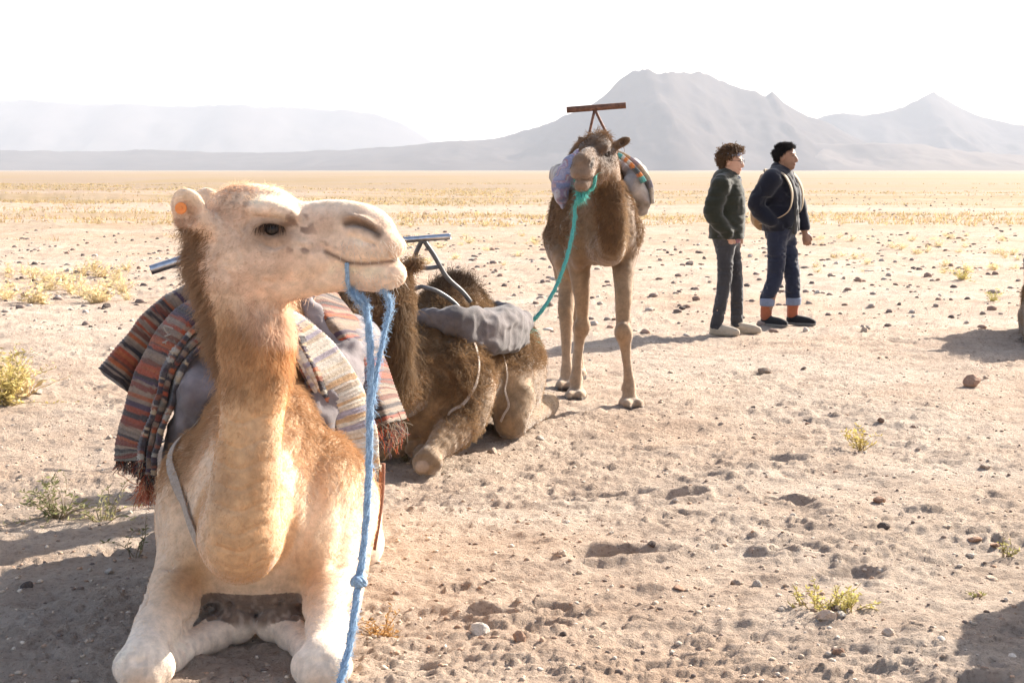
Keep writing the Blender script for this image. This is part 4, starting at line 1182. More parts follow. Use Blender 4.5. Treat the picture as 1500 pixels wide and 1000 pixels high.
def ribbon(name, pts, w, th, mat, parent, bvh=None, off=0.004, width_dir=None, dense=10):
    """flat strap through pts; snapped to the animal's surface when a bvh is given"""
    P, _ = catmull(np.array(pts, dtype=np.float32), np.ones(len(pts)), dense)
    Nn = []
    Q = []
    for p in P:
        if bvh is not None:
            loc, nor, i, d = bvh.find_nearest(Vector(p.tolist()))
            if d < 0.12:
                p = np.array(loc + nor * off); Nn.append(np.array(nor))
            else: Nn.append(Nn[-1] if Nn else np.array((0, -1.0, 0)))
        else: Nn.append(np.array(width_dir))
        Q.append(p)
    P = np.array(Q); Nn = np.array(Nn)
    for _ in range(3):
        P[1:-1] = 0.5 * P[1:-1] + 0.25 * (P[:-2] + P[2:]); Nn[1:-1] = 0.5 * Nn[1:-1] + 0.25 * (Nn[:-2] + Nn[2:])
    T = np.gradient(P, axis=0); T /= np.linalg.norm(T, axis=1, keepdims=True)
    S = np.cross(T, Nn); S /= np.linalg.norm(S, axis=1, keepdims=True) + 1e-9
    V = []; F = []
    for i in range(len(P)):
        for a, b in ((-1, 0), (1, 0), (1, 1), (-1, 1)): V.append(P[i] + S[i] * a * w / 2 + Nn[i] * b * th)
    for i in range(len(P) - 1):
        for j in range(4): F.append((i * 4 + j, i * 4 + (j + 1) % 4, (i + 1) * 4 + (j + 1) % 4, (i + 1) * 4 + j))
    F += [(3, 2, 1, 0), tuple(range(len(V) - 4, len(V)))]
    return mesh_np(name, np.array(V), F, mat, parent, smooth=False)

# stripes of the rugs -----------------------------------------------------------
RUG = np.array([(0.30, 0.235, 0.18), (0.40, 0.10, 0.05), (0.33, 0.09, 0.05), (0.07, 0.06, 0.06), (0.34, 0.27, 0.20), (0.19, 0.09, 0.065), (0.22, 0.21, 0.17), (0.42, 0.14, 0.06), (0.09, 0.065, 0.10), (0.30, 0.24, 0.185), (0.24, 0.08, 0.055), (0.055, 0.05, 0.055), (0.25, 0.21, 0.17), (0.30, 0.25, 0.20)])
RUG = RUG * np.array([0.64, 0.56, 0.52])
CREAM = 0.78 * np.array([(0.62, 0.55, 0.45), (0.58, 0.48, 0.36), (0.66, 0.60, 0.52), (0.55, 0.36, 0.20), (0.60, 0.54, 0.44), (0.34, 0.30, 0.34), (0.64, 0.57, 0.48), (0.48, 0.38, 0.28), (0.66, 0.60, 0.50)])
DARKRUG = np.array([(0.05, 0.04, 0.04), (0.30, 0.10, 0.05), (0.07, 0.06, 0.06), (0.34, 0.26, 0.17), (0.05, 0.045, 0.05), (0.20, 0.08, 0.05), (0.30, 0.27, 0.22), (0.07, 0.05, 0.06)])
def stripes(s, pal, w, seed, jit=0.0, V=None):
    """colour by distance s along the cloth: bands of uneven width"""
    rng = np.random.default_rng(seed)
    ed = np.cumsum(rng.uniform(0.5, 1.6, 400) * w); idx = rng.integers(0, len(pal), 401)
    for i in range(1, 401):
        if idx[i] == idx[i - 1]: idx[i] = (idx[i] + 1) % len(pal)
    t = s + (noise3(V * 60, seed) * jit if V is not None else 0)
    return pal[idx[np.searchsorted(ed, t)]]

def rug(name, path, half_w, thick, pal, band, seed, parent, res_s=0.004, nw=15, wdir=(0, 1, 0), folds=0, ragged=0.0, mat=None, taper=None):
    """thick folded rug swept along path; its breadth runs along wdir, thickness outward"""
    P = np.array(path, dtype=np.float32)
    L = np.linalg.norm(np.diff(P, axis=0), axis=1).sum()
    P, _ = catmull(P, np.ones(len(P)), max(4, int(L / res_s / (len(P) - 1))))
    T = np.gradient(P, axis=0); T /= np.linalg.norm(T, axis=1, keepdims=True)
    W = np.array(wdir, dtype=np.float32)[None] - T * (T @ np.array(wdir, dtype=np.float32))[:, None]; W /= np.linalg.norm(W, axis=1, keepdims=True)
    N = np.cross(W, T)
    s = np.concatenate([[0], np.cumsum(np.linalg.norm(np.diff(P, axis=0), axis=1))])
    # rounded-rectangle section
    m = 2 * nw
    sec = []
    for j in range(m):
        a = 2 * math.pi * j / m
        c, q = math.cos(a), math.sin(a)
        e = 0.45
        sec.append((math.copysign(abs(c) ** e, c), math.copysign(abs(q) ** e, q)))
    sec = np.array(sec)
    k = np.arange(len(P))
    wv = np.ones(len(P)) if taper is None else np.interp(s / s[-1], *taper)
    off_w = sec[None, :, 0] * half_w * wv[:, None]; off_n = sec[None, :, 1] * thick * (0.85 + 0.3 * wv[:, None] - 0.15)
    if folds:      # seams between the folded layers, seen on the edges
        g = np.abs(np.sin(np.arange(m)[None, :] * 0 + off_n / thick * math.pi * folds * 0.5)) ** 6
        off_w = off_w * (1 - 0.05 * g)
    V = P[:, None, :] + W[:, None, :] * off_w[..., None] + N[:, None, :] * off_n[..., None]
    V = V.reshape(-1, 3)
    sv = np.repeat(s, m)
    V = V + np.repeat(N, m, 0) * (0.010 * noise3(V * 7, seed) + 0.004 * noise3(V * 22, seed + 1))[:, None] + np.repeat(W, m, 0) * (0.008 * noise3(V * 6, seed + 3))[:, None]
    if ragged:
        e = np.minimum(sv, s[-1] - sv)
        V = V + np.repeat(T, m, 0) * (ragged * noise3(V * 40, seed + 5) * (e < 0.02))[:, None]
    # ribbed weave across the length
    V = V + np.repeat(N, m, 0) * (0.0016 * np.sin(sv * 2 * math.pi / 0.0125))[:, None] * np.sign(np.tile(sec[:, 1], len(P)))[:, None]
    C = stripes(sv, pal, band, seed, 0.004, V)
    C = C * (1 + 0.22 * noise3(V * np.array([120, 120, 120]), seed + 7)[:, None])
    n = len(P); a = (np.arange(n - 1)[:, None] * m + np.arange(m)[None, :]).ravel(); b = (np.arange(n - 1)[:, None] * m + (np.arange(m)[None, :] + 1) % m).ravel()
    F = [tuple(q) for q in np.stack([a, b, b + m, a + m], axis=1).tolist()]
    F.append(tuple(range(m))[::-1]); F.append(tuple(range((n - 1) * m, n * m)))
    o = mesh_np(name, V, F, mat or CLOTH, parent, col=np.clip(C, 0.01, 0.8))
    ends = (P[0], -T[0], W[0], P[-1], T[-1], W[-1])
    return o, ends

def fringe(parent, c, d, w, half_w, L, n, seed, pal, thick=0.02, radius=0.0018, gravity=0.6):
    rng = np.random.default_rng(seed)
    u = rng.uniform(-1, 1, n)[:, None]
    base = c[None] + w[None] * u * half_w + rng.normal(0, thick * 0.4, (n, 3))
    pts = [base]
    dirv = d[None] + rng.normal(0, 0.35, (n, 3)); dirv[:, 2] -= gravity
    dirv /= np.linalg.norm(dirv, axis=1, keepdims=True)
    LL = L * rng.uniform(0.4, 1.25, (n, 1))
    for s in range(1, 6):
        dirv = dirv + rng.normal(0, 0.35, (n, 3)); dirv[:, 2] -= 0.15; dirv /= np.linalg.norm(dirv, axis=1, keepdims=True)
        pts.append(pts[-1] + dirv * LL / 5)
    o = strands("fringe", np.stack(pts, 1), radius, pal[rng.integers(0, len(pal), n)] * rng.uniform(0.8, 1.3, (n, 1)), parent, None, 0.6)
    return o

# ---- pale camel: pads, rugs, handle, straps (local to C1O) ---------------------
bvh1 = bvh_of(CV1, CQ1)
pad1, PV1, PQ1 = pad("grey stuffed saddle pad under the striped rugs of the pale camel", M1,
    [([(0.185, 0.33, 0.665), (0.25, 0.55, 0.79), (0.26, 0.95, 0.86), (0.24, 1.30, 0.78)], [0.088, 0.100, 0.11, 0.09]),
     ([(-0.20, 0.40, 0.74), (-0.28, 0.60, 0.80), (-0.30, 0.95, 0.86), (-0.28, 1.30, 0.78)], [0.085, 0.110, 0.11, 0.09]),
     ([(-0.24, 0.42, 0.66), (-0.30, 0.48, 0.58), (-0.33, 0.52, 0.48)], [0.06, 0.055, 0.045]),
     ([(-0.28, 0.62, 0.84), (-0.14, 0.66, 1.02), (0.02, 0.68, 1.08), (0.14, 0.66, 1.00), (0.26, 0.62, 0.84)], [0.06, 0.05, 0.045, 0.05, 0.06])], 0.009, 41, (0.17, 0.145, 0.145))
roll = empty("blanket_roll"); roll.matrix_world = M1
tag(roll, "thick red and grey striped rug bent like a horseshoe over the pale camel's hump", "blanket", "striped rugs on the pale camel")
rp = [(-0.575, 0.68, 0.755), (-0.50, 0.72, 0.85), (-0.38, 0.78, 0.985), (-0.24, 0.84, 1.08), (-0.08, 0.88, 1.125), (0.06, 0.86, 1.08), (0.19, 0.78, 0.965), (0.30, 0.72, 0.845), (0.365, 0.68, 0.71), (0.405, 0.66, 0.60)]
_, e1 = rug("rug", rp, 0.15, 0.060, RUG, 0.0105, 51, roll, wdir=(0.10, 1, 0.05), folds=3, ragged=0.006)
fringe(roll, e1[3], e1[4], e1[5], 0.14, 0.065, 420, 52, RUG * 1.1, 0.06)

cream = empty("folded_rug"); cream.matrix_world = M1
tag(cream, "cream striped rug folded in layers and hanging beside the pale camel's neck", "blanket", "striped rugs on the pale camel")
for i, (o, pal, th, sd) in enumerate([(0.0, DARKRUG, 0.011, 61), (0.020, CREAM, 0.011, 62), (0.042, DARKRUG, 0.011, 63)]):
    p = [(-0.05 + o, 0.54, 1.00 + o), (0.08 + o, 0.47, 0.95 + o * 0.8), (0.15 + o, 0.42, 0.875 + o * 0.5), (0.215 + o, 0.385, 0.75 + o * 0.2), (0.245 + o, 0.36, 0.62 - 0.01 * i), (0.255 + o * 0.9, 0.345, 0.485 + 0.015 * (i % 2))]
    _, e = rug("rug_layer", p, 0.070, th, pal, 0.013, sd, cream, wdir=(0.45, 1, 0.0), ragged=0.006)
    fringe(cream, e[3], e[4], e[5], 0.07, 0.025, 90, sd + 20, pal, 0.01)
_, e = rug("rug_layer", [(-0.03, 0.50, 1.05), (0.09, 0.44, 0.99), (0.19, 0.405, 0.905), (0.275, 0.38, 0.775), (0.322, 0.365, 0.645), (0.338, 0.355, 0.50)], 0.078, 0.013, CREAM, 0.013, 64, cream, wdir=(0.80, 0.60, 0.0), ragged=0.006)
fringe(cream, e[3], e[4], e[5], 0.085, 0.03, 120, 84, CREAM, 0.01)
darkrug = empty("folded_rug"); darkrug.matrix_world = M1
tag(darkrug, "dark red and black striped rug with tassels on the pale camel's shaded flank", "blanket", "striped rugs on the pale camel")
for i, (o, pal, th, sd) in enumerate([(0.0, DARKRUG, 0.012, 71), (0.024, RUG, 0.012, 72), (0.050, DARKRUG, 0.012, 73), (0.080, RUG, 0.016, 74)]):
    p = [(-0.10 - o, 0.58, 0.99 + o), (-0.20 - o, 0.52, 0.93 + o * 0.8), (-0.285 - o, 0.47, 0.83 + o * 0.4), (-0.335 - o, 0.44, 0.70 + o * 0.2), (-0.370 - o, 0.42, 0.58), (-0.385 - o * 0.8, 0.41, 0.48 - 0.02 * (i % 2) + 0.02 * i)]
    _, e = rug("rug_layer", p, 0.075, th, pal, 0.012, sd, darkrug, wdir=(-0.8 if i == 3 else -0.4, 0.6 if i == 3 else 1, 0.0), ragged=0.006)
    fringe(darkrug, e[3], e[4], e[5], 0.08, 0.05, 110, sd + 20, pal, 0.012)
fringe(darkrug, np.array((-0.395, 0.40, 0.46)), np.array((0, 0, -1.0)), np.array((0, 1.0, 0)), 0.02, 0.10, 160, 99, np.array([(0.50, 0.17, 0.09), (0.42, 0.14, 0.08), (0.55, 0.30, 0.18)]), 0.012, 0.0016, 1.2)

saddle_frame("steel T handle standing on the pale camel's saddle behind its neck", M1,
    (-0.437, 0.70, 1.155), (-0.02, 0.78, 1.29), 0.0175,
    [[(-0.215, 0.74, 1.215), (-0.22, 0.66, 1.10), (-0.25, 0.56, 0.98), (-0.27, 0.50, 0.88)], [(-0.215, 0.74, 1.215), (-0.10, 0.66, 1.08), (0.06, 0.56, 0.97), (0.22, 0.50, 0.86)]],
    [[(-0.27, 0.50, 0.88), (-0.30, 0.62, 0.93), (-0.28, 0.80, 0.98)], [(-0.245, 0.53, 0.95), (-0.20, 0.50, 0.99), (-0.15, 0.53, 1.01)]], METAL, DARK_METAL)
# loose cords knotted round the frame
cordm = simple_mat("grey_cord", (0.30, 0.26, 0.22), 0.95, 0, 0.3, 150, 0.4)
lash = empty("lashing_cord"); lash.matrix_world = M1
tag(lash, "grey cords lashed round the saddle frame behind the pale camel's neck", "cord")
rl = random.Random(4)
for i in range(9):
    c = Vector((-0.25 + rl.uniform(-0.05, 0.03), 0.52 + rl.uniform(-0.03, 0.05), 0.97 + rl.uniform(-0.06, 0.05)))
    p = [c + Vector((rl.uniform(-0.08, 0.08), rl.uniform(-0.04, 0.04), rl.uniform(-0.05, 0.05))) for _ in range(5)]
    frame_piece("cord", [tuple(q) for q in p], 0.0035, cordm, lash, 5, 6)

straps = empty("girth_strap"); straps.matrix_world = M1
tag(straps, "pale webbing breast strap and dark girth round the pale camel's body", "strap")
ribbon("breast_strap", [(-0.255, 0.38, 0.76), (-0.255, 0.28, 0.66), (-0.235, 0.14, 0.56), (-0.19, 0.0, 0.47), (-0.145, -0.09, 0.40), (-0.09, -0.11, 0.33), (-0.04, -0.11, 0.29)], 0.028, 0.004, STRAP, straps, bvh1, 0.010)
ribbon("girth", [(0.30, 0.58, 0.74), (0.37, 0.58, 0.58), (0.385, 0.56, 0.42), (0.36, 0.54, 0.25), (0.26, 0.52, 0.10)], 0.045, 0.005, STRAP_DARK, straps, bvh1, 0.006)
ribbon("girth", [(-0.33, 0.58, 0.74), (-0.40, 0.58, 0.58), (-0.40, 0.56, 0.42), (-0.37, 0.54, 0.25), (-0.27, 0.52, 0.10)], 0.045, 0.005, STRAP_DARK, straps, bvh1, 0.006)
hang = empty("hanging_cord"); hang.matrix_world = M1
tag(hang, "reddish brown cord hanging below the cream rug of the pale camel", "cord")
frame_piece("cord", [(0.41, 0.46, 0.50), (0.405, 0.45, 0.40), (0.395, 0.44, 0.30), (0.38, 0.43, 0.20)], [0.010, 0.011, 0.009, 0.006], simple_mat("red_brown_cord", (0.22, 0.09, 0.05), 0.95, 0, 0.4, 160, 0.6), hang)

# ---- ropes --------------------------------------------------------------------
def rope(name, label, path, r, rgb, seed, fibre=900, fib_len=0.018, knots=(), parent=None, group=None, pitch=9.0):
    """three strands laid together, with stray fibres"""
    m = simple_mat(name + "_fibre", rgb, 0.9, 0, 0.35, 140, 0.5)
    root = parent or empty(name)
    if parent is None: tag(root, label, "rope", group)
    P = np.array(path, dtype=np.float32)
    L = np.linalg.norm(np.diff(P, axis=0), axis=1).sum()
    P, _ = catmull(P, np.ones(len(P)), max(4, int(L / 0.006 / (len(P) - 1))))
    T = np.gradient(P, axis=0); T /= np.linalg.norm(T, axis=1, keepdims=True)
    up = np.array([0, 1.0, 0.0]); B = np.cross(T, up); B /= np.linalg.norm(B, axis=1, keepdims=True) + 1e-9; Cc = np.cross(T, B)
    s = np.concatenate([[0], np.cumsum(np.linalg.norm(np.diff(P, axis=0), axis=1))])
    parts = []
    for i in range(3):
        a = s / (r * pitch) * 2 * math.pi * 0.5 + i * 2.0944
        p = P + (B * np.cos(a)[:, None] + Cc * np.sin(a)[:, None]) * r * 0.5
        p = p + 0.12 * r * np.stack([noise3(p * 60, seed + i + q) for q in range(3)], 1)
        parts.append(tube_mesh(p, r * 0.58, 7, 1))
    V, F = join_vf(parts)
    mesh_np("strand", V, F, m, root)
    rng = np.random.default_rng(seed); n = int(fibre * L)
    i = rng.integers(0, len(P), n)
    d = rng.normal(0, 1, (n, 3)); d /= np.linalg.norm(d, axis=1, keepdims=True)
    b = P[i] + d * r * 0.8
    ln = fib_len * rng.uniform(0.3, 1.3, (n, 1))
    t = d * 0.8 + T[i] * rng.normal(0, 0.8, (n, 1))
    m2 = b + t * ln * 0.5; e = m2 + (t + rng.normal(0, 0.5, (n, 3))) * ln * 0.5
    strands("stray_fibres", np.stack([b, m2, e], 1), 0.0007, np.array(rgb) * rng.uniform(0.9, 1.6, (n, 1)), root)
    for (c, kr) in knots:
        parts = []
        for j in range(4):
            q = [Vector(c) + kr * Vector((math.cos(t_ + j) * (0.9 if j % 2 else 0.5), math.sin(t_ + j) * (0.5 if j % 2 else 0.9), 0.55 * math.sin(2 * t_ + j * 1.3))) for t_ in np.linspace(0, 6.283, 10)]
            parts.append(tube_mesh([tuple(x) for x in q], r * 0.75, 7, 3))
        V, F = join_vf(parts); mesh_np("knot", V, F, m, root)
    return root

def HP(M, HM, p):      # head-local point -> world
    return tuple(M @ HM @ Vector(p))
# blue halter rope of the pale camel
BLUE = (0.25, 0.36, 0.48)
j0 = Vector(HP(M1, HM1, (0.388, -0.064, -0.060)))
chin = Vector(HP(M1, HM1, (0.405, -0.03, -0.150)))
main = [tuple(chin + Vector((-0.015, 0.0, 0.012))), tuple(chin + Vector((0.012, -0.02, -0.012))), (-0.428, 4.14, 1.10), (-0.414, 4.12, 0.98), (-0.415, 4.10, 0.80), (-0.420, 4.08, 0.60), (-0.432, 4.05, 0.42), (-0.447, 4.02, 0.305), (-0.458, 3.98, 0.21), (-0.472, 3.93, 0.12), (-0.50, 3.86, 0.035), (-0.56, 3.74, 0.018), (-0.62, 3.58, 0.018)]
rb = rope("halter_rope", "fuzzy blue rope hanging from the pale camel's mouth to the ground", main, 0.0105, BLUE, 81, 2600, 0.017, [((-0.446, 4.022, 0.315), 0.020)])
rope("halter_rope", "", [tuple(chin + Vector((0.075, 0.0, 0.020))), (-0.358, 4.15, 1.11), (-0.375, 4.14, 1.02), (-0.395, 4.125, 0.92), (-0.408, 4.11, 0.82)], 0.0062, BLUE, 83, 2600, 0.020, parent=rb)
jaw = [HP(M1, HM1, p) for p in ((0.386, -0.066, -0.055), (0.386, -0.050, -0.120), (0.392, 0.0, -0.148), (0.386, 0.050, -0.120), (0.384, 0.066, -0.055))]
rope("halter_rope", "", jaw, 0.0065, BLUE, 84, 300, 0.012, parent=rb)

# ---- brown kneeling camel: canvas pad, handle, girths (scaled local) -----------
bvh2 = bvh_of(CV2, CQ2)
PAD2 = [([(0.20, 0.20, 0.80), (0.29, 0.45, 0.76), (0.30, 0.75, 0.74), (0.27, 1.10, 0.70)], [0.085, 0.115, 0.12, 0.10]),
        ([(0.26, 0.24, 0.70), (0.33, 0.50, 0.64), (0.34, 0.75, 0.63), (0.31, 1.08, 0.62)], [0.05, 0.07, 0.07, 0.06]),
        ([(-0.20, 0.20, 0.80), (-0.29, 0.45, 0.76), (-0.30, 0.80, 0.74), (-0.27, 1.22, 0.70)], [0.085, 0.115, 0.12, 0.10]),
        ([(0.27, 1.10, 0.72), (0.12, 1.13, 0.78), (-0.12, 1.13, 0.78), (-0.27, 1.20, 0.72)], [0.08, 0.07, 0.07, 0.08]),
        ([(0.20, 0.22, 0.80), (0.08, 0.16, 0.82), (-0.08, 0.16, 0.82), (-0.20, 0.22, 0.80)], [0.075, 0.06, 0.06, 0.075])]
pad2, _, _ = pad("torn grey canvas saddle pad on the brown kneeling camel", M2, PAD2, 0.011, 42, (0.105, 0.09, 0.088), amp=0.014, freq=11)
fr2 = saddle_frame("grey steel T handle rising from the brown kneeling camel's saddle", M2,
    (-0.16, 0.10, 1.27), (0.19, 0.18, 1.30), 0.018,
    [[(0.03, 0.145, 1.285), (0.075, 0.20, 1.19), (0.12, 0.28, 1.06), (0.17, 0.40, 0.965), (0.20, 0.46, 0.90)], [(0.03, 0.145, 1.285), (-0.04, 0.20, 1.19), (-0.11, 0.28, 1.06), (-0.17, 0.40, 0.95), (-0.20, 0.46, 0.90)]],
    [[(0.095, 0.24, 1.12), (0.02, 0.22, 1.11), (-0.075, 0.24, 1.12)], [(0.03, 0.12, 1.01), (0.10, 0.17, 0.985), (0.16, 0.24, 0.93), (0.20, 0.30, 0.87)], [(0.03, 0.12, 1.01), (-0.06, 0.16, 0.98), (-0.14, 0.24, 0.92)]], METAL, DARK_METAL, 0.014)
g2 = empty("girth_strap"); g2.matrix_world = M2
tag(g2, "two pale girth straps round the brown kneeling camel", "strap")
ribbon("strap", [(0.29, 0.24, 0.66), (0.33, 0.16, 0.50), (0.31, 0.06, 0.34), (0.25, -0.02, 0.20)], 0.018, 0.004, STRAP, g2, bvh2, 0.022)
ribbon("strap", [(0.38, 0.72, 0.62), (0.385, 0.72, 0.48), (0.37, 0.70, 0.30), (0.30, 0.66, 0.14)], 0.014, 0.004, STRAP, g2, bvh2, 0.016)

# ---- standing camel: cloths, pad, rusty handle ----------------------------------
pad3, _, _ = pad("pale saddle cushions on the standing camel's back", M3,
    [([(0.22, 0.28, 1.42), (0.27, 0.45, 1.47), (0.26, 0.80, 1.50), (0.22, 1.10, 1.45)], [0.065, 0.085, 0.09, 0.08]),
     ([(0.255, 0.26, 1.40), (0.295, 0.30, 1.32), (0.30, 0.36, 1.25)], [0.05, 0.055, 0.045]),
     ([(-0.19, 0.28, 1.40), (-0.22, 0.45, 1.45), (-0.22, 0.80, 1.48), (-0.20, 1.10, 1.43)], [0.055, 0.07, 0.075, 0.07])], 0.011, 43, (0.33, 0.29, 0.26))
cl3 = empty("saddle_cloth"); cl3.matrix_world = M3
tag(cl3, "faded patterned cloth bundle and pale flap over the standing camel's saddle", "saddle cloth")
FADED = 0.72 * np.array([(0.42, 0.40, 0.50), (0.30, 0.32, 0.46), (0.48, 0.28, 0.30), (0.55, 0.52, 0.55), (0.40, 0.30, 0.40), (0.25, 0.28, 0.42), (0.52, 0.36, 0.36)])
F = Field((-0.46, 0.08, 1.10), (0.06, 0.52, 1.80), 0.009)
F.chain([(-0.05, 0.30, 1.645), (-0.16, 0.27, 1.585), (-0.225, 0.24, 1.505), (-0.25, 0.22, 1.42), (-0.25, 0.21, 1.34), (-0.235, 0.21, 1.29)], [0.035, 0.042, 0.052, 0.060, 0.058, 0.040], 0.03, smooth=4)
V_, Q_ = F.mesh(); V_ = lumpy(relax(V_, Q_, 1), Q_, 0.014, 11, 91)
pk_ = noise3(V_ * np.array([16, 16, 22]), 93)
mesh_np("bundle", V_, Q_, CLOTH, cl3, col=FADED[np.clip(((pk_ + 1) * 3.5).astype(int), 0, 6)])
_, ec = rug("cloth", [(0.0, 0.40, 1.66), (0.13, 0.36, 1.61), (0.25, 0.34, 1.54), (0.32, 0.34, 1.42), (0.345, 0.36, 1.30)], 0.10, 0.014, CREAM, 0.05, 93, cl3, 0.006, 12, (-0.2, 1, 0), ragged=0.008)
_, ec = rug("cloth_edge", [(0.06, 0.24, 1.63), (0.16, 0.21, 1.58), (0.235, 0.19, 1.51), (0.285, 0.19, 1.43)], 0.03, 0.014, np.array([(0.62, 0.20, 0.05), (0.10, 0.34, 0.30), (0.08, 0.09, 0.09), (0.55, 0.50, 0.42)]), 0.03, 94, cl3, 0.006, 10, (-0.2, 1, 0))
saddle_frame("rusty T handle on two thin rods above the standing camel's saddle", M3,
    (-0.185, 0.66, 1.915), (0.215, 0.62, 1.945), 0.021,
    [[(0.005, 0.64, 1.92), (-0.025, 0.60, 1.80), (-0.06, 0.55, 1.66)], [(0.005, 0.64, 1.92), (0.06, 0.60, 1.80), (0.13, 0.52, 1.66), (0.17, 0.46, 1.60)]],
    [[(-0.08, 0.50, 1.68), (-0.03, 0.46, 1.735), (0.03, 0.46, 1.745), (0.09, 0.48, 1.70)]], RUST, RUST, 0.0095)
TEAL = (0.09, 0.36, 0.31)
mz = Vector(HP(M3, HM3, (0.455, -0.02, -0.14)))
p2 = M2 @ Vector((0.22, 1.22, 0.66))
tr = [tuple(mz + Vector((0.0, -0.02, 0.02))), tuple(mz + Vector((0.01, -0.04, -0.05))), (0.385, 8.62, 1.30), (0.372, 8.60, 1.16), (0.33, 8.54, 0.98), (0.26, 8.48, 0.80), (0.17, 8.42, 0.66), (0.10, 8.40, 0.60), tuple(p2 + Vector((0.03, 0.0, 0.03))), tuple(p2)]
tl = rope("lead_rope", "teal rope running from the standing camel's muzzle to the kneeling brown camel's saddle", tr, 0.0115, TEAL, 85, 700, 0.03, [(tuple(p2 + Vector((0.0, 0, -0.01))), 0.03)])
jaw3 = [HP(M3, HM3, p) for p in ((0.40, -0.07, -0.05), (0.42, -0.055, -0.125), (0.43, 0.0, -0.150), (0.42, 0.055, -0.125), (0.40, 0.07, -0.05))]
rope("lead_rope", "", jaw3, 0.011, TEAL, 86, 500, 0.02, parent=tl)
rngt = np.random.default_rng(8)
def tuft(parent, c, n, L, rgb, seed, spread=0.5, radius=0.0016):
    r_ = np.random.default_rng(seed); d = r_.normal(0, spread, (n, 3)); d[:, 2] -= 0.8; d /= np.linalg.norm(d, axis=1, keepdims=True)
    b = np.array(c)[None] + r_.normal(0, 0.012, (n, 3)); l_ = L * r_.uniform(0.4, 1.2, (n, 1)); pts = [b]
    for s in range(4):
        d = d + r_.normal(0, 0.3, (n, 3)); d[:, 2] -= 0.2; d /= np.linalg.norm(d, axis=1, keepdims=True); pts.append(pts[-1] + d * l_ / 4)
    return strands("frayed_end", np.stack(pts, 1), radius, np.array(rgb) * r_.uniform(0.8, 1.7, (n, 1)), parent)
tuft(tl, p2 + Vector((0.0, -0.02, -0.01)), 500, 0.16, (0.20, 0.42, 0.36), 5)
tuft(tl, mz + Vector((0, -0.03, -0.01)), 260, 0.06, (0.08, 0.34, 0.30), 6, 0.9)
# ------------------------------------------------------------------ the two travellers (local: facing +x, y to their left)
SKIN = attr_mat("skin", 0.55, 0.08, 30, 0.1, 0.001, 0.1, 0.35)
FABRIC = attr_mat("fabric", 0.9, 0.16, 45, 0.5, 0.004, 0.25, 0.15, 500)
HAIR = hair_mat("human_hair", 0.25)

def hand_sdf(F, wrist, palm_dir, across, curl=0.5):
    """palm, four curled fingers, thumb leaving the side of the palm"""
    w = Vector(wrist); d = Vector(palm_dir).normalized(); a = Vector(across).normalized(); n = d.cross(a).normalized()
    F.chain([tuple(w), tuple(w + d * 0.05), tuple(w + d * 0.085)], [0.024, 0.034, 0.032], 0.01)
    for i, L in enumerate((0.062, 0.072, 0.068, 0.052)):
        b = w + d * 0.085 + a * (0.030 - 0.020 * i)
        k1 = b + (d * 0.9 - n * 0.35 * curl) * L * 0.5
        k2 = k1 + (d * 0.5 - n * 0.9 * curl) * L * 0.5
        F.chain([tuple(b - d * 0.02), tuple(k1), tuple(k2)], [0.0105, 0.0095, 0.0085], 0.004, smooth=1)
    t0 = w + d * 0.035 + a * 0.026
    F.chain([tuple(t0), tuple(t0 + d * 0.028 + a * 0.020), tuple(t0 + d * 0.058 + a * 0.020 - n * 0.012)], [0.013, 0.011, 0.009], 0.006, smooth=1)

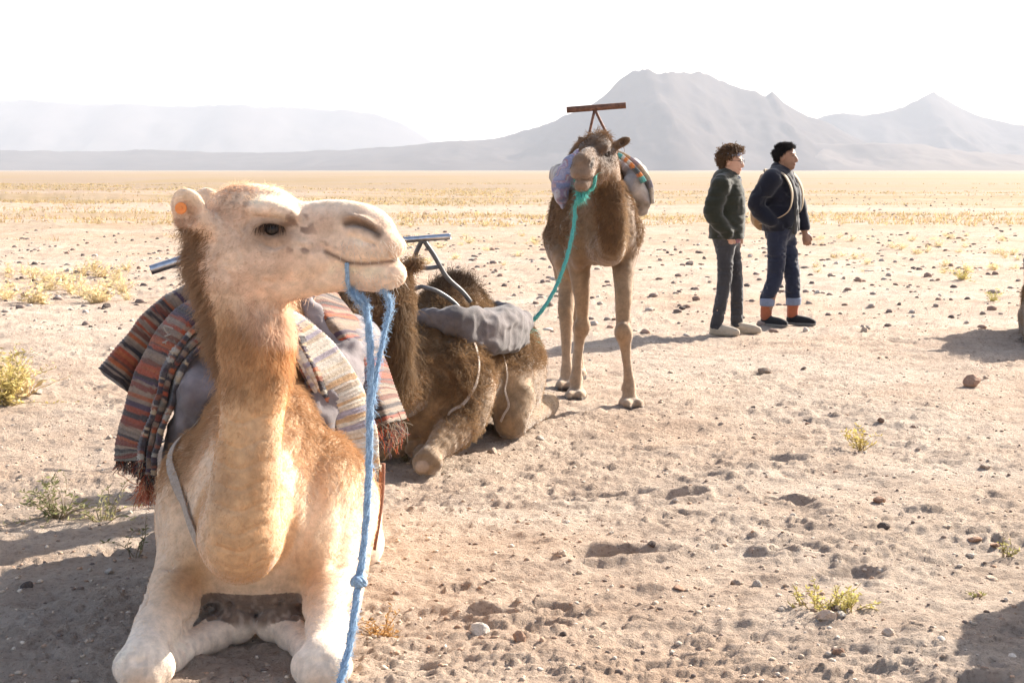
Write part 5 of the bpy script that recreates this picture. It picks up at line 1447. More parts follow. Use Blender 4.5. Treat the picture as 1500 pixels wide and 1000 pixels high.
def person(label, loc, rz, S):
    root = empty("person", loc, math.radians(rz), S.get("scale", 1.0))
    tag(root, label, "person", "travellers")
    H = 0.0065
    hz_, hx = 1.585, 0.035
    HMp = Matrix.Translation((hx, 0, hz_)) @ Rz(S.get("head_yaw", 0)) @ Ry(S.get("head_pitch", 0))
    arms = S["arms"]; legs = S["legs"]
    # body: one continuous figure
    F = Field((-0.42, -0.48, -0.01), (0.50, 0.48, 1.80), H)
    F.chain([(0, 0, 0.92), (0, 0, 1.10), (-0.01, 0, 1.34)], [0.115, 0.115, 0.125], 0.05, squash=(0, 0.8))
    F.chain([(-0.02, 0, 1.36), (-0.005, 0, 1.44), (hx - 0.015, 0, hz_ - 0.06)], [0.08, 0.056, 0.054], 0.03)
    for L in legs: F.chain(L, [0.085, 0.055, 0.042, 0.04][:len(L)], 0.03)
    for A in arms: F.chain(A, [0.055, 0.045, 0.036, 0.026][:len(A)], 0.02)
    for (w, d, a) in S["hands"]: hand_sdf(F, w, d, a)
    # head: skull, face, jaw, nose, ears
    F.ell((-0.012, 0, 0.035), (0.098, 0.076, 0.088), 0.03, M=HMp)
    F.ell((0.030, 0, -0.030), (0.062, 0.062, 0.088), 0.03, M=HMp)
    F.ell((0.052, 0, -0.092), (0.034, 0.036, 0.026), 0.02, M=HMp)
    F.chain([(0.090, 0, 0.012), (0.106, 0, -0.022), (0.104, 0, -0.034)], [0.010, 0.013, 0.014], 0.012, M=HMp)
    F.ell((0.086, 0, -0.064), (0.012, 0.022, 0.009), 0.008, M=HMp)
    F.dent([(0.098, -0.025, -0.058), (0.104, 0, -0.056), (0.098, 0.025, -0.058)], 0.005, 0.005, HMp)
    F.dent([(0.092, 0, 0.024), (0.088, 0, 0.02)], 0.012, 0.004, HMp)
    for s in (-1, 1):
        F.ell((0.068, s * 0.034, 0.034), (0.022, 0.026, 0.009), 0.012, M=HMp)
        F.dent([(0.088, s * 0.032, 0.012)], 0.014, 0.009, HMp)
        F.ell((-0.012, s * 0.076, -0.006), (0.022, 0.010, 0.032), 0.006, rot=(0, -12, s * 16), M=HMp)
    V, Q = F.mesh(); V = relax(V, Q, 1, 0.4)
    h = to_head(V, HMp)
    C = np.tile(np.array(S["skin"]), (len(V), 1)) * (1 + 0.06 * noise3(V * 25, 3)[:, None])
    C = mixc(C, np.array(S["skin"]) * np.array((0.80, 0.50, 0.48)), np.exp(-(((h[:, 2] + 0.060) / 0.010) ** 2 + (h[:, 1] / 0.024) ** 2)) * (h[:, 0] > 0.07))
    for s in (-1, 1):
        C = mixc(C, (0.03, 0.02, 0.015), np.exp(-(((h[:, 2] - 0.014) / 0.006) ** 2 + ((h[:, 1] - s * 0.033) / 0.013) ** 2)) * (h[:, 0] > 0.06))
        C = mixc(C, S["hair_rgb"], 0.9 * np.exp(-(((h[:, 2] - 0.036) / 0.006) ** 2 + ((h[:, 1] - s * 0.034) / 0.022) ** 2)) * (h[:, 0] > 0.05))
    if S.get("stubble"):
        C = mixc(C, np.array(S["skin"]) * 0.45, S["stubble"] * sstep(-0.030, -0.060, h[:, 2]) * (h[:, 2] > -0.14) * (h[:, 0] > 0.0))
    mesh_np("body", V, Q, SKIN, root, col=np.clip(C, 0.01, 0.9))
    # hair
    hv = V[(h[:, 2] > -0.07)]
    def hair_w(P):
        q = to_head(P, HMp)
        top = sstep(0.040, 0.062, q[:, 2] + 1.0 * np.clip(0.015 - q[:, 0], -0.05, 0.10))
        ears = (np.abs(q[:, 1]) > 0.062) & (np.abs(q[:, 0] + 0.012) < 0.03) & (q[:, 2] < 0.03)
        return top * (q[:, 2] > S.get("hair_low", -0.03)) * (q[:, 0] < 0.075) * (~ears) * (q[:, 2] > -0.11)
    def hair_f(P, N):
        q = to_head(P, HMp); f = np.zeros_like(P); f[:, 2] = -0.7
        f[:, 0] = np.where(q[:, 2] > 0.07, S.get("hair_sweep", 0.5), -0.3)
        f[q[:, 2] > 0.07, 2] = 0.25
        return f
    grow("hair", V, Q, S["hair_n"], hair_w, lambda P: np.full(len(P), S["hair_len"]), hair_f, lambda P: np.tile(np.array(S["hair_rgb"]), (len(P), 1)), HAIR, root, S.get("hair_r", 0.0016), 7, S["hair_lift"], S["hair_curl"], 0.35, S["hair_clump"], 5, 0.6)
    # clothes: each its own shell
    for name, spec in S["clothes"].items():
        F = Field((-0.46, -0.52, -0.01), (0.52, 0.52, 1.80), H)
        for kind, *a in spec["sdf"]:
            kw = a[-1] if isinstance(a[-1], dict) else {}
            a = a[:-1] if isinstance(a[-1], dict) else a
            getattr(F, kind)(*a, **kw)
        V2, Q2 = F.mesh(); V2 = relax(V2, Q2, 1, 0.5); N2 = vnormals(V2, Q2)
        amp = spec.get("wrinkle", 0.006)
        w = noise3(V2 * np.array(spec.get("wf", (9, 9, 14))), 31) + 0.6 * noise3(V2 * np.array(spec.get("wf", (9, 9, 14))) * 2.2, 32)
        V2 = V2 + N2 * (amp * (w - 0.7 * np.abs(w)))[:, None]
        if spec.get("quilt"):
            V2 = V2 + N2 * (spec["quilt"] * (np.abs(np.sin(V2[:, 2] * math.pi / 0.085)) ** 0.6 - 0.6))[:, None]
        C2 = np.tile(np.array(spec["rgb"]), (len(V2), 1)) * (1 + 0.14 * noise3(V2 * 14, 40)[:, None])
        if spec.get("paint"): C2 = spec["paint"](V2, C2)
        o = mesh_np(name, V2.astype(np.float32), Q2, FABRIC, root, col=np.clip(C2, 0.005, 0.9))
    return root, HMp

def shoe(x, y, yaw, k=1.0):
    c, s = math.cos(math.radians(yaw)), math.sin(math.radians(yaw))
    R = lambda u, v, z: (x + 0.92 * u * c - v * s, y + 0.92 * u * s + v * c, z)
    return [("chain", [R(-0.07, 0, 0.045), R(0.02, 0, 0.045), R(0.10, 0, 0.038), R(0.165, 0, 0.030)], [0.044, 0.046, 0.043, 0.035], 0.02),
            ("chain", [R(-0.05, 0, 0.06), R(-0.045, 0, 0.10)], [0.042, 0.042], 0.02),
            ("chain", [R(-0.085, 0, 0.012), R(0.05, 0, 0.012), R(0.16, 0, 0.012)], [0.036, 0.042, 0.034], 0.01, {"squash": (2, 0.5)})]

def leg_pts(x, y, hipy, kx=0.015, top=0.90):
    return [(0.0, hipy, top), (x * 0.45 + kx, (hipy + y) / 2, 0.50), (x - 0.045, y, 0.11)]

# traveller with curly hair ------------------------------------------------------
A_leg = [leg_pts(-0.02, -0.10, -0.085), leg_pts(0.13, 0.13, 0.085)]
A_arm = [[(-0.02, -0.185, 1.375), (-0.085, -0.240, 1.13), (0.04, -0.185, 0.945), (0.055, -0.165, 0.90)], [(-0.02, 0.185, 1.375), (-0.06, 0.240, 1.13), (0.07, 0.185, 0.945), (0.085, 0.165, 0.90)]]
olive = (0.021, 0.022, 0.013)
A = dict(skin=(0.50, 0.29, 0.20), hair_r=0.0034, hair_rgb=(0.11, 0.06, 0.028), hair_n=1900, hair_len=0.042, hair_lift=0.72, hair_curl=1.7, hair_clump=0.9, hair_sweep=0.6, hair_low=-0.06, head_yaw=-4, head_pitch=4,
    arms=A_arm, legs=A_leg, hands=[((0.050, -0.155, 0.915), (0.05, 0.42, -0.90), (0.8, 0.1, 0.2)), ((0.075, 0.155, 0.915), (0.0, -0.42, -0.90), (0.8, -0.1, 0.2))],
    clothes={
        "trousers": dict(rgb=(0.042, 0.040, 0.042), wrinkle=0.006, wf=(12, 12, 22), sdf=[("ell", (-0.005, 0, 0.90), (0.125, 0.155, 0.12), 0.05)] + [("chain", L[:2] + [(L[2][0], L[2][1], 0.075)], [0.100, 0.066, 0.056], 0.05) for L in A_leg]),
        "jacket": dict(rgb=olive, wrinkle=0.006, quilt=0.007, sdf=[("chain", [(-0.005, 0, 0.85), (0.0, 0, 1.05), (-0.005, 0, 1.25), (-0.015, 0, 1.375)], [0.182, 0.190, 0.188, 0.160], 0.05, {"squash": (0, 0.88)}), ("chain", [(-0.015, -0.10, 1.395), (-0.015, 0.10, 1.395)], [0.075, 0.075], 0.06), ("chain", [(-0.01, 0, 1.40), (0.005, 0, 1.46)], [0.085, 0.076], 0.03)]
                  + [("chain", [a[0], a[1], a[2]], [0.096, 0.084, 0.062], 0.035) for a in A_arm] + [("cut", 2, 0.885, "above")]),
        "shirt_hem": dict(rgb=(0.26, 0.11, 0.13), wrinkle=0.004, sdf=[("chain", [(0.005, 0, 0.84), (0.005, 0, 0.86)], [0.148, 0.148], 0.02, {"squash": (0, 0.84)}), ("cut", 2, 0.845, "above"), ("cut", 2, 0.90, "below")]),
        "scarf": dict(rgb=(0.045, 0.055, 0.075), wrinkle=0.010, wf=(20, 20, 30), sdf=[("chain", [(-0.06, 0, 1.455), (-0.02, -0.075, 1.45), (0.06, -0.06, 1.435), (0.088, 0.0, 1.42), (0.06, 0.06, 1.435), (-0.02, 0.075, 1.45), (-0.06, 0, 1.455)], [0.034, 0.036, 0.038, 0.042, 0.038, 0.036, 0.034], 0.01)]),
        "shoe": dict(rgb=(0.42, 0.34, 0.25), wrinkle=0.003, sdf=shoe(-0.02, -0.10, -10)),
    })
A_sho2 = dict(rgb=(0.42, 0.34, 0.25), wrinkle=0.003, sdf=shoe(0.13, 0.13, 6))
A["clothes"]["shoe."] = A_sho2
pA, HA = person("person with curly hair and a headband in an olive quilted jacket, hands in pockets", (1.985, 13.17, -0.012), -20, A)
band, bf = tube_mesh([tuple(HA @ Vector((0.092 * math.cos(t) - 0.012, 0.082 * math.sin(t), 0.062 + 0.012 * math.cos(t)))) for t in np.linspace(0, 6.2832, 25)], 0.017, 8, 1, (0.35, 1.0), False)
bc = np.where((noise3(band * 60, 5) > 0.1)[:, None], np.array((0.10, 0.14, 0.26)), np.array((0.50, 0.53, 0.60)))
mesh_np("headband", band, bf, FABRIC, pA, col=bc)
gv, gf = [], []
glass = join_vf([tube_mesh([tuple(HA @ Vector((0.100 + 0.004 * math.cos(t), s * 0.034 + 0.024 * math.cos(t), 0.012 + 0.018 * math.sin(t)))) for t in np.linspace(0, 6.2832, 15)], 0.0018, 5, 1, None, False) for s in (-1, 1)] + [tube_mesh([tuple(HA @ Vector(p)) for p in ((0.098, s * 0.058, 0.014), (0.06, s * 0.078, 0.016), (-0.01, s * 0.080, 0.012))], 0.0018, 5, 3) for s in (-1, 1)])
mesh_np("glasses", *glass, simple_mat("thin_dark_frame", (0.03, 0.025, 0.02), 0.35), pA)

# traveller in navy --------------------------------------------------------------
B_leg = [leg_pts(-0.04, -0.10, -0.09), leg_pts(0.14, 0.12, 0.09)]
B_arm = [[(-0.02, -0.195, 1.38), (-0.145, -0.250, 1.15), (-0.01, -0.195, 0.985), (0.025, -0.175, 0.94)], [(-0.02, 0.195, 1.38), (0.06, 0.265, 1.14), (0.13, 0.25, 0.93), (0.15, 0.245, 0.87)]]
navy = (0.008, 0.009, 0.017)
def sole(V, C): return mixc(C, (0.25, 0.24, 0.22), (V[:, 2] < 0.022) * 0.8)
B = dict(skin=(0.285, 0.155, 0.095), hair_rgb=(0.012, 0.009, 0.008), hair_n=5500, hair_len=0.036, hair_lift=0.6, hair_curl=0.5, hair_clump=0.6, hair_sweep=0.7, hair_low=-0.05, stubble=0.45, head_yaw=4, head_pitch=0, scale=1.03,
    arms=B_arm, legs=B_leg, hands=[((0.025, -0.165, 0.94), (0.15, 0.42, -0.88), (0.8, 0.1, 0.2)), ((0.148, 0.246, 0.885), (0.25, -0.05, -0.97), (0.9, 0.3, 0.2))],
    clothes={
        "trousers": dict(rgb=(0.017, 0.021, 0.040), wrinkle=0.008, wf=(11, 11, 20), sdf=[("ell", (-0.005, 0, 0.90), (0.130, 0.165, 0.12), 0.05)] + [("chain", L[:2] + [(L[2][0], L[2][1], 0.245)], [0.108, 0.078, 0.070], 0.05) for L in B_leg] + [("cut", 2, 0.21, "above")]),
        "trouser_cuff": dict(rgb=(0.17, 0.20, 0.27), wrinkle=0.003, sdf=[("chain", [(B_leg[0][2][0] + 0.006, B_leg[0][2][1], 0.245), (B_leg[0][2][0] + 0.003, B_leg[0][2][1], 0.205)], [0.072, 0.072], 0.01), ("cut", 2, 0.185, "above"), ("cut", 2, 0.262, "below")]),
        "trouser_cuff.": dict(rgb=(0.17, 0.20, 0.27), wrinkle=0.003, sdf=[("chain", [(B_leg[1][2][0] + 0.006, B_leg[1][2][1], 0.245), (B_leg[1][2][0] + 0.003, B_leg[1][2][1], 0.205)], [0.072, 0.072], 0.01), ("cut", 2, 0.185, "above"), ("cut", 2, 0.262, "below")]),
        "sock": dict(rgb=(0.33, 0.10, 0.045), wrinkle=0.002, sdf=[("chain", [(B_leg[0][2][0], B_leg[0][2][1], 0.23), (B_leg[0][2][0] - 0.003, B_leg[0][2][1], 0.09)], [0.057, 0.053], 0.01)]),
        "sock.": dict(rgb=(0.33, 0.10, 0.045), wrinkle=0.002, sdf=[("chain", [(B_leg[1][2][0], B_leg[1][2][1], 0.23), (B_leg[1][2][0] - 0.003, B_leg[1][2][1], 0.09)], [0.057, 0.053], 0.01)]),
        "jacket": dict(rgb=navy, wrinkle=0.014, wf=(8, 8, 11), sdf=[("chain", [(0.0, 0, 0.88), (0.0, 0, 1.05), (-0.005, 0, 1.25), (-0.015, 0, 1.38)], [0.192, 0.195, 0.190, 0.155], 0.05, {"squash": (0, 0.88)}), ("chain", [(-0.015, -0.11, 1.40), (-0.015, 0.11, 1.40)], [0.075, 0.075], 0.06), ("chain", [(-0.025, 0, 1.40), (-0.03, 0, 1.485)], [0.085, 0.074], 0.03)]
                  + [("chain", [a[0], a[1], a[2]], [0.096, 0.082, 0.066], 0.035) for a in B_arm] + [("cut", 2, 0.895, "above")]),
        "scarf": dict(rgb=(0.055, 0.053, 0.052), wrinkle=0.008, wf=(14, 24, 8), sdf=[("chain", [(-0.05, 0, 1.475), (0.0, -0.07, 1.465), (0.06, -0.065, 1.42), (0.115, -0.055, 1.33), (0.150, -0.045, 1.18), (0.158, -0.035, 1.02), (0.152, -0.03, 0.90)], [0.034, 0.036, 0.036, 0.038, 0.042, 0.040, 0.036], 0.01, {"squash": (0, 0.7)}),
                                                                               ("chain", [(-0.05, 0, 1.475), (0.0, 0.07, 1.465), (0.06, 0.065, 1.42), (0.115, 0.055, 1.33), (0.148, 0.05, 1.20), (0.152, 0.048, 1.10)], [0.034, 0.036, 0.036, 0.038, 0.038, 0.034], 0.01, {"squash": (0, 0.7)})]),
        "shoe": dict(rgb=(0.014, 0.014, 0.016), wrinkle=0.003, paint=sole, sdf=shoe(-0.04, -0.10, -12)),
        "shoe.": dict(rgb=(0.014, 0.014, 0.016), wrinkle=0.003, paint=sole, sdf=shoe(0.14, 0.12, 4)),
    })
pB, HB = person("person with short black hair in a navy jacket, rolled jeans and orange socks", (2.62, 13.90, -0.012), -32, B)
pk = empty("backpack", (2.62, 13.90, -0.012), math.radians(-32), 1.03)
tag(pk, "tan backpack worn on the back of the person in navy", "backpack")
F = Field((-0.46, -0.26, 0.85), (-0.05, 0.26, 1.52), 0.007)
F.chain([(-0.205, 0, 1.02), (-0.200, 0, 1.15), (-0.165, 0, 1.34)], [0.125, 0.125, 0.10], 0.04, squash=(0, 0.62))
F.chain([(-0.265, 0, 1.02), (-0.265, 0, 1.10)], [0.085, 0.08], 0.015, squash=(0, 0.4))
F.dent([(-0.20, -0.10, 1.32), (-0.21, 0, 1.33), (-0.20, 0.10, 1.32)], 0.012, 0.010)
BV, BQ = F.mesh(); BV = lumpy(relax(BV, BQ, 1), BQ, 0.006, 12, 5)
mesh_np("bag", BV, BQ, FABRIC, pk, col=np.tile(np.array((0.30, 0.20, 0.11)), (len(BV), 1)) * (1 + 0.15 * noise3(BV * 9, 2)[:, None]))
PKS = simple_mat("tan_webbing", (0.36, 0.28, 0.19), 0.85, 0, 0.2, 100, 0.3)
for s in (-1, 1):
    sv, sf = tube_mesh([(-0.14, s * 0.10, 1.40), (-0.06, s * 0.125, 1.472), (0.06, s * 0.13, 1.435), (0.140, s * 0.135, 1.32), (0.160, s * 0.14, 1.20), (0.130, s * 0.165, 1.08), (0.0, s * 0.205, 1.0), (-0.16, s * 0.14, 0.96)], [0.032, 0.036, 0.036, 0.032, 0.022, 0.013, 0.012, 0.012], 8, 5, (1.0, 0.25))
    mesh_np("shoulder_strap", sv, sf, PKS, pk)
hv, hf = tube_mesh([(-0.145, -0.035, 1.42), (-0.165, -0.03, 1.465), (-0.165, 0.03, 1.465), (-0.145, 0.035, 1.42)], 0.010, 8, 5); mesh_np("carry_loop", hv, hf, PKS, pk)
for o in list(bpy.data.objects):
    if o.name.endswith("."): o.name = o.name.rstrip(".")
# ------------------------------------------------------------------ two more kneeling camels beside the group
def copy_tree(o, parent=None):
    c = o.copy(); COL.objects.link(c); c.parent = parent
    for ch in list(o.children): copy_tree(ch, c)
    return c
for (loc, rz, lab, padlab, framelab) in (((5.20, 13.34, -0.012), 160, "brown camel kneeling beyond the two travellers, facing away from them", "grey canvas saddle pad on the camel beyond the travellers", "grey steel T handle on the camel beyond the travellers"),
                             ((3.22, 5.76, -0.012), 139, "brown camel kneeling beside the open sand, opposite the pale camel", "grey canvas saddle pad on the camel opposite the pale one", "grey steel T handle on the camel opposite the pale one")):
    for src, l in ((camel2, lab), (pad2, padlab), (fr2, framelab)):
        c = copy_tree(src); c["label"] = l
        c.matrix_world = M_of(loc, math.radians(rz), C2S)

# ------------------------------------------------------------------ stones
def stone_mesh(seed, sub=1):
    bm = bmesh.new(); bmesh.ops.create_icosphere(bm, subdivisions=sub, radius=1.0)
    r = np.random.default_rng(seed)
    V = np.array([v.co[:] for v in bm.verts])
    for _ in range(7):                      # chip flat faces
        n = r.normal(0, 1, 3); n /= np.linalg.norm(n); d = r.uniform(0.55, 0.85)
        k = V @ n; V = V - np.maximum(k - d, 0)[:, None] * n
    V = V * (1 + 0.10 * noise3(V * 2.2, seed)[:, None])
    for v, c in zip(bm.verts, V): v.co = c
    m = bpy.data.meshes.new("stone"); bm.to_mesh(m); bm.free()
    return m
def stone_mat(name, c1, c2):
    m, nt, N, L, P = new_mat(name)
    oi = N.new("ShaderNodeObjectInfo"); tc = N.new("ShaderNodeTexCoord")
    n = noise_node(nt, 3.0, 6, 0.7, tc.outputs["Object"])
    r = ramp_node(nt, n.outputs["Fac"], [(0.3, c1), (0.7, c2)])
    v = N.new("ShaderNodeHueSaturation"); L.new(r.outputs["Color"], v.inputs["Color"])
    mr = N.new("ShaderNodeMapRange"); L.new(oi.outputs["Random"], mr.inputs["Value"]); mr.inputs["To Min"].default_value = 0.65; mr.inputs["To Max"].default_value = 1.3
    L.new(mr.outputs[0], v.inputs["Value"]); L.new(v.outputs["Color"], P.inputs["Base Color"])
    P.inputs["Roughness"].default_value = 0.92; P.inputs["Specular IOR Level"].default_value = 0.2
    L.new(bump_node(nt, n.outputs["Fac"], 0.5, 0.06), P.inputs["Normal"])
    return m
S_TAN = stone_mat("tan_stone", (0.34, 0.25, 0.19), (0.50, 0.39, 0.30))
S_DARK = stone_mat("dark_stone", (0.085, 0.065, 0.055), (0.17, 0.13, 0.11))
S_RED = stone_mat("reddish_stone", (0.26, 0.15, 0.10), (0.40, 0.26, 0.18))
S_PALE = stone_mat("pale_stone", (0.48, 0.41, 0.34), (0.62, 0.55, 0.47))
SMESH = []
for mt in (S_TAN, S_DARK, S_RED, S_PALE):
    SMESH.append([])
    for i in range(5):
        m = stone_mesh(100 + i * 7, 2); m.materials.append(mt)
        for p in m.polygons: p.use_smooth = False
        SMESH[-1].append(m)
rs = random.Random(12)
def stone(x, y, r, kind, label, group, flat=None):
    o = bpy.data.objects.new("stone", SMESH[kind][rs.randrange(5)])
    f = flat or rs.uniform(0.5, 0.85)
    o.scale = (r * rs.uniform(0.85, 1.25), r * rs.uniform(0.8, 1.1), r * f)
    o.rotation_euler = (rs.uniform(-0.3, 0.3), rs.uniform(-0.3, 0.3), rs.uniform(0, 6.28))
    o.location = (x, y, zg(x, y) + r * f * 0.45)
    link(o); tag(o, label, "stone", group)
    return o
# the ones that stand out
NAMED = [(790, 640, 0.036, 3, "pale upright stone by the kneeling brown camel's hind knee"), (722, 657, 0.032, 0, "tan stone on the sand between the kneeling brown camel's legs"),
         (843, 662, 0.028, 0, "tan stone on open sand beyond the kneeling brown camel's rump"), (703, 937, 0.034, 3, "flat pale stone on the sand near the blue rope's end"), (761, 950, 0.026, 2, "small orange-brown stone on the sand near the blue rope's end"),
         (945, 806, 0.024, 0, "tan stone on the rim of the deep hoof print"), (955, 813, 0.020, 1, "dark stone on the rim of the deep hoof print"), (1295, 775, 0.030, 1, "dark round stone on bare sand past the deep hoof print"),
         (1286, 735, 0.034, 2, "reddish stone in a shallow trampled hollow"), (1212, 912, 0.036, 0, "tan wedge stone at the foot of the yellow desert plant"), (1224, 901, 0.022, 1, "dark pebble at the foot of the yellow desert plant"),
         (1231, 909, 0.020, 3, "pale pebble at the foot of the yellow desert plant"), (1228, 956, 0.020, 2, "small orange stone below the yellow desert plant"), (1428, 790, 0.034, 2, "flat reddish stone beside the small green sprig"),
         (1442, 680, 0.038, 0, "grey-tan pointed stone on open sand"), (1425, 566, 0.075, 2, "large reddish boulder on the plain near the travellers' far camel"), (1266, 486, 0.055, 0, "tan stone on the gravel beyond the travellers"),
         (1120, 545, 0.060, 0, "tan stone in front of the traveller with orange socks"), (237, 512, 0.050, 1, "dark stone beside the striped rug's free end"), (55, 582, 0.040, 3, "pale stone near the yellow bush"),
         (1010, 390, 0.085, 1, "dark stone left lying near the olive-jacketed traveller"), (155, 452, 0.060, 1, "dark stone near the dry straw patch"), (40, 860, 0.030, 1, "dark stone at the edge of the pale camel's shadow")]
import sys
def px_ground(u, v):
    th = math.radians(6.87); a = (v - 500) / 2083.3
    yy = math.cos(th) - a * math.sin(th); zz = -math.sin(th) - a * math.cos(th)
    k = -CAM_H / zz
    return (u - 750) / 2083.3 * k, yy * k
for (u, v, r, kd, lab) in NAMED:
    x, y = px_ground(u, v)
    stone(x, y, r, kd, lab, "stones lying on the desert floor")
KLAB = ["small tan stone lying on the trampled sand", "small dark stone lying on the trampled sand", "small reddish stone lying on the trampled sand", "small pale stone lying on the trampled sand"]
cnt = 0
while cnt < 190:
    y = 4.2 + rs.random() ** 1.3 * 17; x = rs.uniform(-0.40, 0.40) * y
    if y < 9.5 and -1.5 < x - 0.0 < 0.9 and y > 3.8 and (x < -0.2 or y > 6.6): continue
    r = 0.008 + 0.015 * rs.random() ** 2.5 + 0.0018 * y * rs.random() ** 2
    k = rs.choices((0, 1, 2, 3), (4.5, 1.5, 2, 1.6))[0]
    stone(x, y, r, k, KLAB[k], "stones lying on the desert floor"); cnt += 1

# gravel: tens of thousands of chips, one mesh
def gravel(name, label, n, seed, ymin, ymax, rmin, rmax, power, mask=None, cols=None):
    r = np.random.default_rng(seed)
    y = ymin * (ymax / ymin) ** (r.random(n) ** power); x = r.uniform(-0.46, 0.46, n) * (y + 1)
    if mask is not None:
        k = r.random(n) < mask(x, y); x, y = x[k], y[k]
    n = len(x)
    ph = (1 + 5 ** 0.5) / 2
    B = np.array([(-1, ph, 0), (1, ph, 0), (-1, -ph, 0), (1, -ph, 0), (0, -1, ph), (0, 1, ph), (0, -1, -ph), (0, 1, -ph), (ph, 0, -1), (ph, 0, 1), (-ph, 0, -1), (-ph, 0, 1)]) / 1.9
    BF = np.array([(0, 11, 5), (0, 5, 1), (0, 1, 7), (0, 7, 10), (0, 10, 11), (1, 5, 9), (5, 11, 4), (11, 10, 2), (10, 7, 6), (7, 1, 8), (3, 9, 4), (3, 4, 2), (3, 2, 6), (3, 6, 8), (3, 8, 9), (4, 9, 5), (2, 4, 11), (6, 2, 10), (8, 6, 7), (9, 8, 1)])
    sz = (rmin + (rmax - rmin) * r.random(n) ** 3)
    sc = sz[:, None] * r.uniform(0.6, 1.3, (n, 3)) * np.array([1, 1, 0.65])
    a = r.uniform(0, 6.28, n); ca, sa = np.cos(a), np.sin(a)
    V = B[None] * (1 + 0.35 * (r.random((n, 12, 1)) - 0.5)) * sc[:, None, :]
    X = V[..., 0] * ca[:, None] - V[..., 1] * sa[:, None]; Y = V[..., 0] * sa[:, None] + V[..., 1] * ca[:, None]
    h = np.array([zg(p, q) for p, q in zip(x, y)])
    V = np.stack([X + x[:, None], Y + y[:, None], V[..., 2] + (h + sz * 0.25)[:, None]], -1).reshape(-1, 3)
    F = (BF[None] + 12 * np.arange(n)[:, None, None]).reshape(-1, 3)
    pal = np.array(cols or [(0.46, 0.36, 0.27), (0.36, 0.27, 0.20), (0.20, 0.15, 0.12), (0.38, 0.25, 0.17), (0.54, 0.45, 0.36)])
    C = np.repeat(pal[r.integers(0, len(pal), n)] * r.uniform(0.75, 1.2, (n, 1)), 12, 0)
    o = mesh_np(name, V, F, GRAVEL, None, smooth=False, col=C)
    return tag(o, label, "gravel", None, "stuff")
GRAVEL = attr_mat("gravel_chips", 0.95, 0.15, 20, 0.2, 0.002, 0, 0.15)
gravel("gravel", "fine stone chips strewn over the near sand", 20000, 5, 3.4, 18, 0.002, 0.013, 0.9)
gravel("gravel", "dark pebbles strewn across the plain further out", 11000, 6, 13, 90, 0.006, 0.062, 0.75, lambda x, y: 0.25 + 0.75 * (fbm2(x * 0.05, y * 0.14, 15, 3) > 0.05), [(0.24, 0.18, 0.15), (0.34, 0.27, 0.22), (0.14, 0.11, 0.095), (0.46, 0.38, 0.32), (0.30, 0.20, 0.15)])

# ------------------------------------------------------------------ plants
LEAF = hair_mat("leaf", 0.45)
def plant_np(seed, n_stem, height, spread, leaf_n, leaf_l, stem_rgb, leaf_rgb, droop=0.0, stem_r=0.0022, wiry=0.25, base=0.02):
    r = np.random.default_rng(seed)
    sv, sf, sc = [], [], []; lv, lf, lc = [], [], []
    for i in range(n_stem):
        a = r.uniform(0, 6.28); lean = spread * r.uniform(0.2, 1.0)
        d = np.array([math.cos(a) * lean, math.sin(a) * lean, 1.0]); d /= np.linalg.norm(d)
        L = height * r.uniform(0.55, 1.15); p = np.array([math.cos(a), 0.5 * math.sin(a), 0]) * base * r.random(); pts = [p]
        for s in range(6):
            d = d + r.normal(0, wiry, 3); d[2] -= droop * s * 0.2; d /= np.linalg.norm(d); pts.append(pts[-1] + d * L / 6)
        pts = np.array(pts); pts[:, 2] = np.maximum(pts[:, 2], 0.004)
        v, f = tube_mesh(pts, np.linspace(stem_r, stem_r * 0.4, 7), 4, 1, None, False)
        o = sum(len(x) for x in sv); sv.append(v); sf += [tuple(q + o for q in t) for t in f]
        for k in range(leaf_n):
            t = r.uniform(0.15, 1.0) * 5.99; j = int(t); b = pts[j] + (pts[j + 1] - pts[j]) * (t - j)
            e = r.normal(0, 1, 3); e[2] = abs(e[2]) * 0.6; e /= np.linalg.norm(e)
            w = np.cross(e, r.normal(0, 1, 3)); w /= np.linalg.norm(w) + 1e-9; ll = leaf_l * r.uniform(0.5, 1.2); ww = ll * 0.16
            o2 = len(lv) * 4; lv.append(np.array([b, b + e * ll * 0.5 + w * ww, b + e * ll, b + e * ll * 0.5 - w * ww])); lf.append((o2, o2 + 1, o2 + 2, o2 + 3))
            lc += [np.array(leaf_rgb) * r.uniform(0.7, 1.35)] * 4
    SV = np.vstack(sv); LV = np.vstack(lv)
    return (SV, sf, np.tile(np.array(stem_rgb), (len(SV), 1))), (LV, np.array(lf), np.array(lc))
def plant(label, x, y, name="desert_plant", cat="plant", group="low desert plants", **kw):
    root = empty(name, (x, y, zg(x, y) - 0.005)); tag(root, label, cat, group)
    (a, b, c), (d, e, f) = plant_np(**kw)
    mesh_np("stems", a, b, LEAF, root, col=c); mesh_np("foliage", d, e, LEAF, root, smooth=False, col=np.clip(f, 0, 0.8))
    return root
GREEN = (0.20, 0.20, 0.085); OLIVE = (0.15, 0.155, 0.065); YEL = (0.46, 0.36, 0.10); STRAW = (0.60, 0.46, 0.22); TWIG = (0.28, 0.22, 0.13)
def pg(u, v): return px_ground(u, v)
x, y = pg(85, 752); plant("sprawling grey-green scrub plant in the shadow beside the pale camel", x, y, seed=1, n_stem=26, height=0.26, spread=1.5, leaf_n=16, leaf_l=0.030, stem_rgb=TWIG, leaf_rgb=GREEN, droop=0.22)
x, y = pg(150, 757); plant("pale twiggy shrub with bent stems by the pale camel's shaded flank", x, y, seed=2, n_stem=14, height=0.22, spread=1.7, leaf_n=14, leaf_l=0.024, stem_rgb=(0.42, 0.36, 0.22), leaf_rgb=(0.34, 0.32, 0.14), droop=0.2, stem_r=0.0035)
